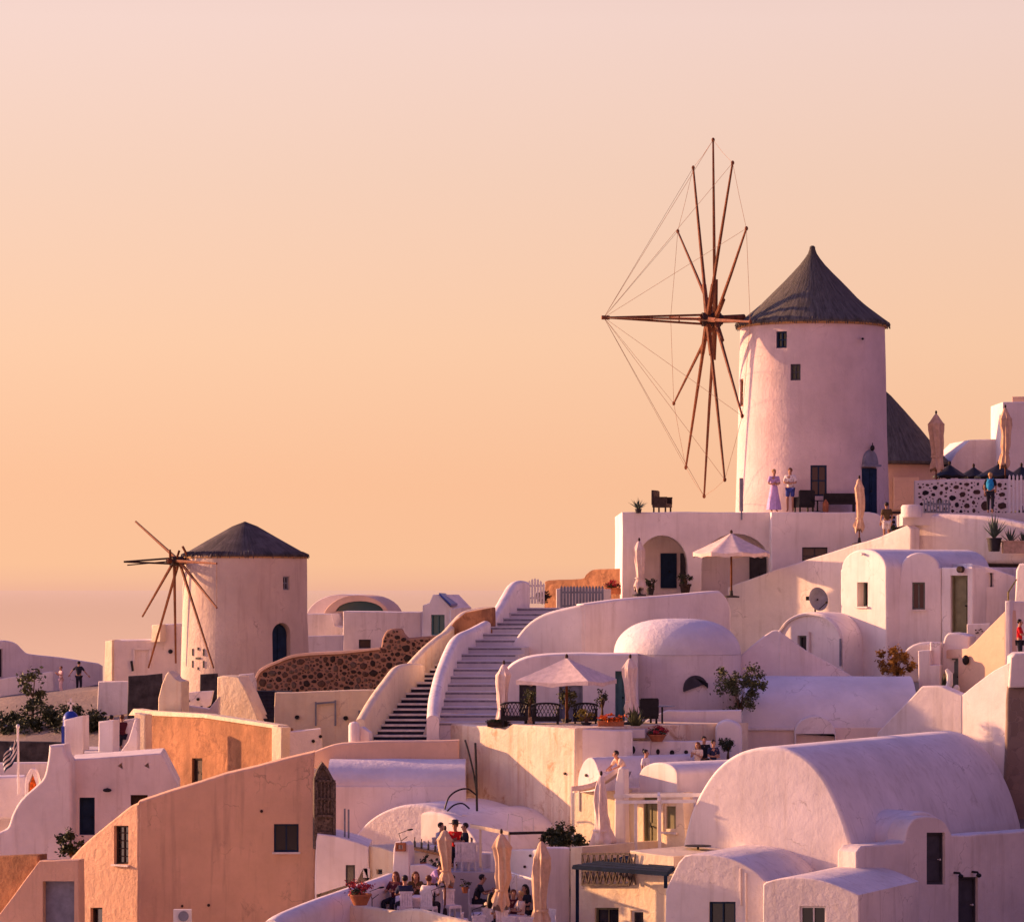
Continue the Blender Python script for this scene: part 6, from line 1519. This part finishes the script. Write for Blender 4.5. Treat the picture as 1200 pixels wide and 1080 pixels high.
person('man in a brown vest and white shorts seen from behind on the ramp walk', 1039, 0, 144.2, 196, 'stand', C_BROWN, C_WHITE, HAIRD, shorts=True, z=ZZ(637,144.2), scale=1.0)
person('hiker with a cyan backpack walking away along the pebble wall', 1160.5, 603, 143.6, 168, 'walk', C_DARK, C_DARK, HAIRB, z=ZZ(603,144)+.01, bag=C_CYAN)
slab('landing', 'small paved landing behind the stone buttress', [(XX(1176,126.8),124.6),(XX(1300,126),124.6),(XX(1300,127.6),127.5),(XX(1176,127.6),127.5)], ZZ(781,126), PAVE, .6)
person('person in a bright red jacket at the right edge above the stone buttress', 1195, 0, 126.0, 75, 'phone', C_RED, C_DARK, HAIRD, z=ZZ(781,126))
slab('path_terrace', 'paved terrace of the lilac building where two people stand', [(XX(50,196),192),(XX(120,194),192),(XX(120,199),199.5),(XX(50,199),199.5)], ZZ(812.5,195.5), PAVE, .6)
person('woman in pale pink clothes beside the man in black, far left', 71.5, 0, 195.3, -60, 'phone', C_PINKD, C_PINKD, HAIRN, z=ZZ(812.5,195.5), scale=.90)
person('man in black with arms held out on the lilac terrace, far left', 92.5, 0, 195.6, 160, 'wide', C_DARK, C_DARK, HAIRD, z=ZZ(812.5,195.5), scale=1.06)
slab('roof_terrace', 'little roof terrace floor behind the blue domed pillar', [(XX(100,129),128.6),(XX(158,129),128.2),(XX(158,134),134),(XX(100,134),134)], ZZ(880,130), PAVE, .5)
person('dark haired diner in a pale top sitting left on the small roof terrace', 130.5, 0, 130.6, 150, 'sit', C_GREY, C_DARK, HAIRD, z=ZZ(878.5,130.6), group=None)
person('brown haired diner in a dark top sitting right on the small roof terrace', 143, 0, 130.9, 200, 'sit', C_MAROON, C_DARK, HAIRN, z=ZZ(878.5,130.6))
slab('roof_terrace', 'roof terrace floor in front of the pierced parapet', [(XX(690,118),115.9),(XX(850,117),116.2),(XX(870,121),121.2),(XX(715,119),119.4)], ZZ(922,118.6), PAVE, .5)
zt_ = ZZ(922,118.6)
person('person in cream holding a drink, left of the three by the pierced parapet', 817.5, 0, 118.4, -35, 'phone', C_CREAM, C_DARK, HAIRN, z=zt_, scale=.90, long=True)
person('tallest of the three dark dressed people by the pierced parapet', 825, 0, 118.9, 10, 'stand', C_DARK, C_DARK, HAIRD, z=zt_, scale=1.0)
person('person in black on the right of the three by the pierced parapet', 836, 0, 118.5, 30, 'fold', C_NAVY, C_DARK, HAIRD, z=zt_, scale=.94)
person('white shirted person with dark hair leaning on the roof parapet', 732, 0, 116.1, -62, 'lean', C_CREAM, C_GREY, HAIRD, z=ZZ(940,116.1), scale=1.08)
person('second person in white standing right of the leaning one, dark haired', 757, 0, 116.6, 60, 'stand', C_WHITE, C_GREY, HAIRD, z=ZZ(937,116.6), scale=.98)
slab('roof_terrace', 'narrow roof terrace under the two people in white', [(XX(720,116),115.0),(XX(772,116),114.2),(XX(772,118),117.6),(XX(720,118),117.6)], ZZ(939,116.1), PAVE, .3)

# ------------------------------------------------------------------ furniture
def chair_parts(t, seat, frame):
    mb = MB(); mb.box((0,0,.45), (.44,.44,.05)); mb.box((0,-.0,.49), (.42,.42,.04)); mb.build('seat', seat, t, local=True)
    mb = MB()
    for k in range(5): mb.box((-.16+.08*k, .215+.012, .73), (.072,.02,.46))
    mb.box((0,.225,.97), (.45,.03,.06)); mb.box((0,.225,.52), (.44,.03,.05)); mb.build('backrest', seat, t, local=True)
    for sx in (-1,1):
        for sy in (-1,1): mb = MB(); mb.bar((sx*.2,sy*.2,.43), (sx*.21,sy*.21,0), .04, .04); mb.build('leg', frame, t, local=True)
_proto = {}
def chair(label, px, Y, z, rz, kind='white', group='white dining chairs', scale=1.0):
    if kind not in _proto:
        t = thing('chair', label, 'chair', (0,0,0), 0, group); chair_parts(t, C_WHITE if kind == 'white' else BLACK, WFRAME if kind == 'white' else BLACK); _proto[kind] = t
    else: t = copy_tree(_proto[kind])
    t['label'] = label; t['group'] = group
    t.location = (XX(px, Y), Y, z); t.rotation_euler = (0,0,R(rz)); t.scale = (scale,)*3
    return t
def table(label, px, Y, z, r, top, leg, name='table', h=.74, cloth_drop=.0):
    t = thing(name, label, 'table', (XX(px, Y), Y, z)); mb = MB()
    mb.lathe([(r,h-.03),(r+.01,h-.015),(r,h)], (0,0,0), 24); 
    mb.build('tabletop', top, t, local=True)
    mb = MB(); mb.tube([(0,0,.03),(0,0,h-.03)], .035, 8); mb.lathe([(.24,0),(.24,.02),(.05,.05)], (0,0,0), 16); mb.build('pedestal', leg, t, local=True)
    if cloth_drop:
        mb = MB(); mb.lathe([(r+.03,h-cloth_drop),(r+.02,h-.01),(r+.0,h+.012),(.01,h+.014)], (0,0,0), 28, mod=lambda w, q: 1+(.04*math.sin(w*9) if q < h-.1 else 0)); mb.build('tablecloth', C_WHITE, t, local=True)
    return t
rng = random.Random(5)
def glassware(label, px, Y, z, n=4):
    for i in range(n):
        t = thing('cup', label+' %s' % ('nearest the camera','at the back','on the left','on the right')[i % 4], 'cup', (XX(px, Y)+.22*math.cos(i*1.57+.4), Y+.2*math.sin(i*1.57+.4), z))
        mb = MB(); mb.lathe([(.03,0),(.045,.10),(.04,.10),(.028,.012)], (0,0,0), 12); mb.build('bowl', WFRAME, t, local=True)
        mb = MB(); mb.tube([(.042,0,.085),(.07,0,.06),(.038,0,.025)], .007, 5); mb.build('handle', WFRAME, t, local=True)
D1 = 'diners on the left dining terrace'; D2 = 'diners on the right dining terrace'
def sitter(label, px, yh, Y, rz, top, low, hair, z, long=False, key='sit', group=None, hat=None, seat=True, ck='white'):
    s = 1.0
    p = person(label, px, 0, Y, rz, key, top, low, hair, long, z=z, group=None, hat=hat, scale=1.13)
    if seat: chair('chair of the '+label, px, Y+.0, z, rz, 'white', 'white dining chairs')
    return p
zL = ZR+.005; zR_ = ZR2+.005
table('round white table between the four diners on the left dining terrace', 484, 110.9, zL, .55, C_WHITE, BLACK, cloth_drop=.3)
sitter('long haired woman in a dark top facing us at the left table', 463.5, 0, 111.4, -30, C_MAROON, C_DARK, HAIRN, zL, True)
sitter('dark haired man in a navy top with his back to us', 474.5, 0, 110.0, 192, C_NAVY, C_DARK, HAIRD, zL)
sitter('woman with long reddish hair and a dark top looking toward us', 486.5, 0, 111.9, 6, C_BROWN, C_DARK, HAIRN, zL, True, 'sitlean')
sitter('man in a light grey shirt with his back to us', 502.5, 0, 110.0, 162, C_WHITE, C_DARK, HAIRN, zL)
person('waiter in a lilac shirt bending over the diners on the left terrace', 505, 0, 111.9, 62, 'lean', C_LILAC, C_DARK, HAIRD, z=zL, scale=1.1)
table('white table by the second closed parasol on the right dining terrace', 599, 111.0, zR_, .5, C_WHITE, BLACK, cloth_drop=.3)
sitter('dark haired man in a black top sideways by the white chairs', 557.5, 0, 112.6, 95, C_DARK, C_DARK, HAIRD, ZZ(1077,112.6), key='sitlean', seat=True)
sitter('woman in an orange top with long dark hair', 576, 0, 110.6, 150, C_CREAM, C_DARK, HAIRD, zR_, True)
sitter('dark haired man in a grey shirt with his back to us', 587, 0, 109.5, 190, C_GREY, C_DARK, HAIRD, zR_+.05)
sitter('woman half hidden behind the middle closed parasol', 595, 0, 112.4, 20, C_DARK, C_DARK, HAIRN, ZZ(1078,112.4), True, seat=False)
sitter('person with thick dark curly hair right of the middle closed parasol', 615, 0, 111.8, -40, C_DARK, C_DARK, HAIRD, ZZ(1090,111.8), True)
sitter('small person in a dark top left of the thick haired one', 601.5, 0, 111.3, 10, C_MAROON, C_DARK, HAIRN, ZZ(1096,111.3), seat=False)
sitter('person in an orange cream top at the right table end', 610, 0, 110.9, -70, C_CREAM, C_DARK, HAIRB, ZZ(1098,110.9), seat=False)
for i, (px, Y, rz, lab) in enumerate(((596,107.9,178,'empty white chair with its back to us between the two nearest parasols'),(616,107.7,186,'empty white chair with its back to us left of the nearest parasol'),(541,111.2,100,'empty white chair near the middle of the dining terrace'),
        (550,109.0,80,'empty white chair behind the cream parapet end'),(560,108.2,190,'empty white chair next to the parapet end, back to us'),(530,110.4,30,'empty white chair right of the orange parasol'),(655,110.4,120,'empty white chair beside the balcony house'))):
    chair(lab, px, Y, (zR_ if px > 537 else zL), rz)
zU = ZU+.005
sitter('dark haired person on the upper terrace behind the orange parasol', 517, 0, 115.6, 60, C_GREY, C_DARK, HAIRD, zU, key='sit')
sitter('person in a black hat and red scarf on the upper terrace', 533.5, 0, 115.9, -20, C_RED, C_DARK, HAIRD, zU, hat=BLACK)
sitter('person in a dark top beside the black hat on the upper terrace', 545, 0, 115.4, -80, C_DARK, C_DARK, HAIRD, zU)
for i, (px, Y) in enumerate(((541,114.4),(549,114.3),(557,114.4))): chair(('high white chair on the upper terrace edge, beside the orange parasol','high white chair on the upper terrace edge, middle of three','high white chair on the upper terrace edge, by the grey steps')[i], px, Y, zU-.18, 182, scale=1.12)
table('white table with cups on the upper terrace behind the chimney pillar', 500, 115.6, zU, .55, C_WHITE, BLACK, cloth_drop=.35)
glassware('white cup on the upper terrace table', 500, 115.6, zU+.76)
t = T('bar_counter', 'wooden topped bar counter with cups on the upper terrace beside the chimney pillar', 'counter', 500, 1012, 113.8)
mb = MB(); mb.bar(P(479,992,113.9), P(517,1000,113.4), .35, .08); mb.build('counter_top', STRAW, t)
mb = MB(); a = P(481,995,113.95); b = P(516,1003,113.45)
mb.box((a+b)/2+Vector((0,.06,-.30)), ((b-a).length*.98,.18,.62), math.atan2(b.y-a.y,b.x-a.x)); mb.build('front_panel', PALELIT, t)
for i in range(4):
    p = P(482,990,113.9).lerp(P(514,998,113.4), (i+.5)/4); q = thing('bottle', 'small dark bottle on the bar counter, %s from the chimney pillar' % ('first','second','third','farthest')[i], 'bottle', p)
    mb = MB(); mb.lathe([(.035,-.02),(.04,.14),(.015,.20),(.015,.27)], (0,0,0), 10); mb.build('glass', GLASS, q, local=True)
    mb = MB(); mb.lathe([(.018,.265),(.018,.30)], (0,0,0), 8); mb.build('stopper', TERRA, q, local=True)
for i, (px, py, Y) in enumerate(((496,1017,112.9),(509,1022,112.8),(528,1040,112.2),(545,1046,111.8))):
    q = thing('flower_pot', 'small clay pot with a dark plant on the restaurant wall, %s from the left' % ('first','second','third','fourth')[i], 'flower pot', P(px,py,Y))
    mb = MB(); mb.lathe([(.08,0),(.11,.16),(.12,.2),(.10,.2)], (0,0,0), 12); mb.build('pot', TERRA, q, local=True)
    mb = MB(); leaves(mb, (0,0,.30), (.16,.16,.15), 110, .08, random.Random(90+i), 6); mb.build('foliage', LEAFD, q, smooth=0, fix=False, local=True)
# terrace lamps on thin bent arms
for i, (px, py, Y, d, lab) in enumerate(((470,985,112.7,1,'black bent arm lamp on top of the chimney pillar'),(436,1053,109.6,1,'black bent arm lamp by the crimson flower bowl'),(508,1052,109.4,1,'black bent arm lamp beside the lilac waiter'),(556,1075,108.4,1,'black bent arm lamp at the right end of the cream parapet'))):
    t = thing('terrace_lamp', lab, 'lamp', P(px, py, Y), 0, 'bent arm terrace lamps'); t.scale = (.7,)*3; mb = MB()
    mb.tube([(0,0,-.35),(0,0,.02)], .022, 6); mb.tube([(0,0,0),(-.1,0,.35),(.35*d,0,.52)], .018, 6); mb.tube([(0,0,0),(.3*d,0,.22)], .018, 6); mb.build('arm', BLACK, t, local=True)
    mb = MB(); mb.ell((.42*d,0,.53), (.15,.06,.045), rot=Matrix.Rotation(-.15,3,'Y')); mb.build('lamp_head', BLACK, t, local=True)
# beam over the terrace; sunlit half coloured pale, shaded half coloured black
t = T('beam_frame', 'wooden beam frame over the dining terrace, coloured half lit and half dark', 'pergola', 595, 1000, 113)
mb = MB(); mb.bar(P(552,967,113.6), P(597,976,112.6), .10, .12); mb.build('beam', CREAMLIT, t)
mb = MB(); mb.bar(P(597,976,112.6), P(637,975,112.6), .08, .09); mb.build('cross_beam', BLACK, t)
for x, y, Y in ((563,971,113.4),(597,977,112.65)):
    mb = MB(); mb.bar(P(x,y,Y), P(x,y+45,Y), .07, .07); mb.build('post', CREAMLIT, t)
t = T('folding_screen', 'thin white metal back of a bar seat above the wooden beam', 'screen', 610, 985, 114.2)
mb = MB()
for a, b in (((596,953),(594,974)),((598,953),(612,957)),((612,962),(625,958)),((625,958),(625,974)),((612,957),(612,974))): mb.bar(P(*a,114), P(*b,114), .03)
mb.build('frame', WFRAME, t)

table('small white table with a clean cloth near the right table chairs', 568, 111.6, zR_, .42, C_WHITE, BLACK, cloth_drop=.3)
table('small white table between the cream parapet and the orange parasol', 533, 109.6, zR_, .42, C_WHITE, BLACK, cloth_drop=.3)
# wicker and rattan seats
def armchair(label, px, yb, Y, rz, m, w=.8, lattice=False, group=None, cat='armchair'):
    t = thing('armchair', label, cat, P(px, yb, Y), R(rz), group)
    mb = MB(); mb.box((0,0,.30), (w,.62,.16)); mb.build('seat', m, t, local=True)
    mb = MB()
    if lattice:
        k = 9
        for i in range(k+1):
            for s in (-1,1):
                a0 = -1.25+2.5*i/k; a1 = a0+s*.55
                if abs(a1) > 1.3: continue
                mb.bar((w*.52*math.sin(a0),.30*math.cos(a0)+.02,.32), (w*.52*math.sin(a1),.30*math.cos(a1)+.02,.84), .035, .02)
        pts = [(w*.53*math.sin(-1.4+2.8*i/16), .31*math.cos(-1.4+2.8*i/16)+.02, .86-.10*abs(-1.4+2.8*i/16)**2/2) for i in range(17)]
        mb.tube(pts, .035, 6)
    else:
        mb.box((0,.30,.62), (w,.10,.60)); mb.box((0,.32,.93), (w*.9,.08,.05))
    mb.build('backrest', m, t, local=True)
    for s in (-1,1):
        mb = MB(); mb.box((s*(w/2-.04),-.02,.50), (.08,.60,.26)); mb.box((s*(w/2-.04),-.02,.645), (.11,.62,.04)); mb.build('armrest', m, t, local=True)
        for q in (-.26,.26): mb = MB(); mb.box((s*(w/2-.06),q,.11), (.06,.06,.22)); mb.build('leg', m, t, local=True)
    return t
ga = 'dark rattan armchairs on the parasol terrace'
armchair('dark rattan armchair with a lattice back below the left closed parasol', 603, 851, 121.9, 175, BLACK, .92, True, ga)
armchair('dark rattan armchair with a lattice back under the square parasol', 639.5, 852, 121.7, 182, BLACK, .96, True, ga)
armchair('dark rattan armchair behind the yellow flowering pot', 686, 852, 122.2, 178, BLACK, .85, True, ga)
armchair('dark armchair at the right end of the parasol terrace beside the tall parasol', 757, 849, 122.6, 200, BLACK, .7, False, ga)
t = armchair('brown wicker lounge chair on the left end of the mill terrace', 776, 600.5, 147.8, 70, WOODD, .85, False)
gm = 'dark seats on the mill terrace'
armchair('black armchair beside the couple on the mill terrace', 942, 600.5, 147.5, 200, BLACK, .72, False, gm)
t = T('bench', 'long low dark bench beside the mill door', 'bench', 984, 600.5, 147.6); x0 = XX(984,147.6)
for name_, bx in (('seat',((0,0,.40),(1.35,.5,.10))),('backrest',((0,.22,.62),(1.35,.07,.42)))):
    mb = MB(); mb.box(*bx); mb.build(name_, BLACK, t, local=True)
for s in (-1,1):
    mb = MB(); mb.box((s*.6,0,.18), (.08,.46,.36)); mb.build('leg', BLACK, t, local=True)
table('small dark round table between the armchair and the bench on the mill terrace', 958, 147.3, ZM, .28, BLACK, BLACK, h=.5)
t = T('lantern', 'small orange lantern beside the bench on the mill terrace', 'lantern', 967.5, 600.3, 147.2)
mb = MB(); mb.lathe([(.10,0),(.13,.06),(.13,.4),(.06,.5),(.02,.56)], (0,0,0), 12); mb.build('shade', TERRA, t, local=True)
mb = MB(); mb.tube([(-.06,0,.5),(0,0,.68),(.06,0,.5)], .012, 5); mb.build('handle', BLACK, t, local=True)
t = T('bench', 'dark slatted bench behind the person in a brown vest', 'bench', 1056, 622, 146.6)
for i in range(4):
    mb = MB(); mb.box((0,.1,.18+.2*i), (1.15,.05,.11)); mb.build('slat', WOODD, t, local=True)
for s in (-1,1):
    mb = MB(); mb.box((s*.5,.15,.45), (.07,.07,.95)); mb.build('post', WOODD, t, local=True)
shrub('bush', 'grey green shrub beneath the dark slatted bench', 'bush', 1052, 628, 145.4, 22, 14, LEAFO, 260, .12, seed=71)
table('black iron table on the flat roof before the great barrel vault', 818, 110.6, ZZ(999.5,110.6), .42, BLACK, BLACK, h=.26)
table('dark round table with a pale top in the shade by the dome', 776, 122.8, ZT, .45, GREYM, BLACK, h=.72)
t = T('handrail', 'white sloping handrail on the wall between the closed parasols', 'handrail', 612, 1045, 111.6)
mb = MB(); mb.tube([P(594,1021,111.8), P(628,1031,110.4)], .04, 6); mb.tube([P(605,1024,111.4), P(605,1050,111.4)], .03, 6); mb.build('rail', WFRAME, t)
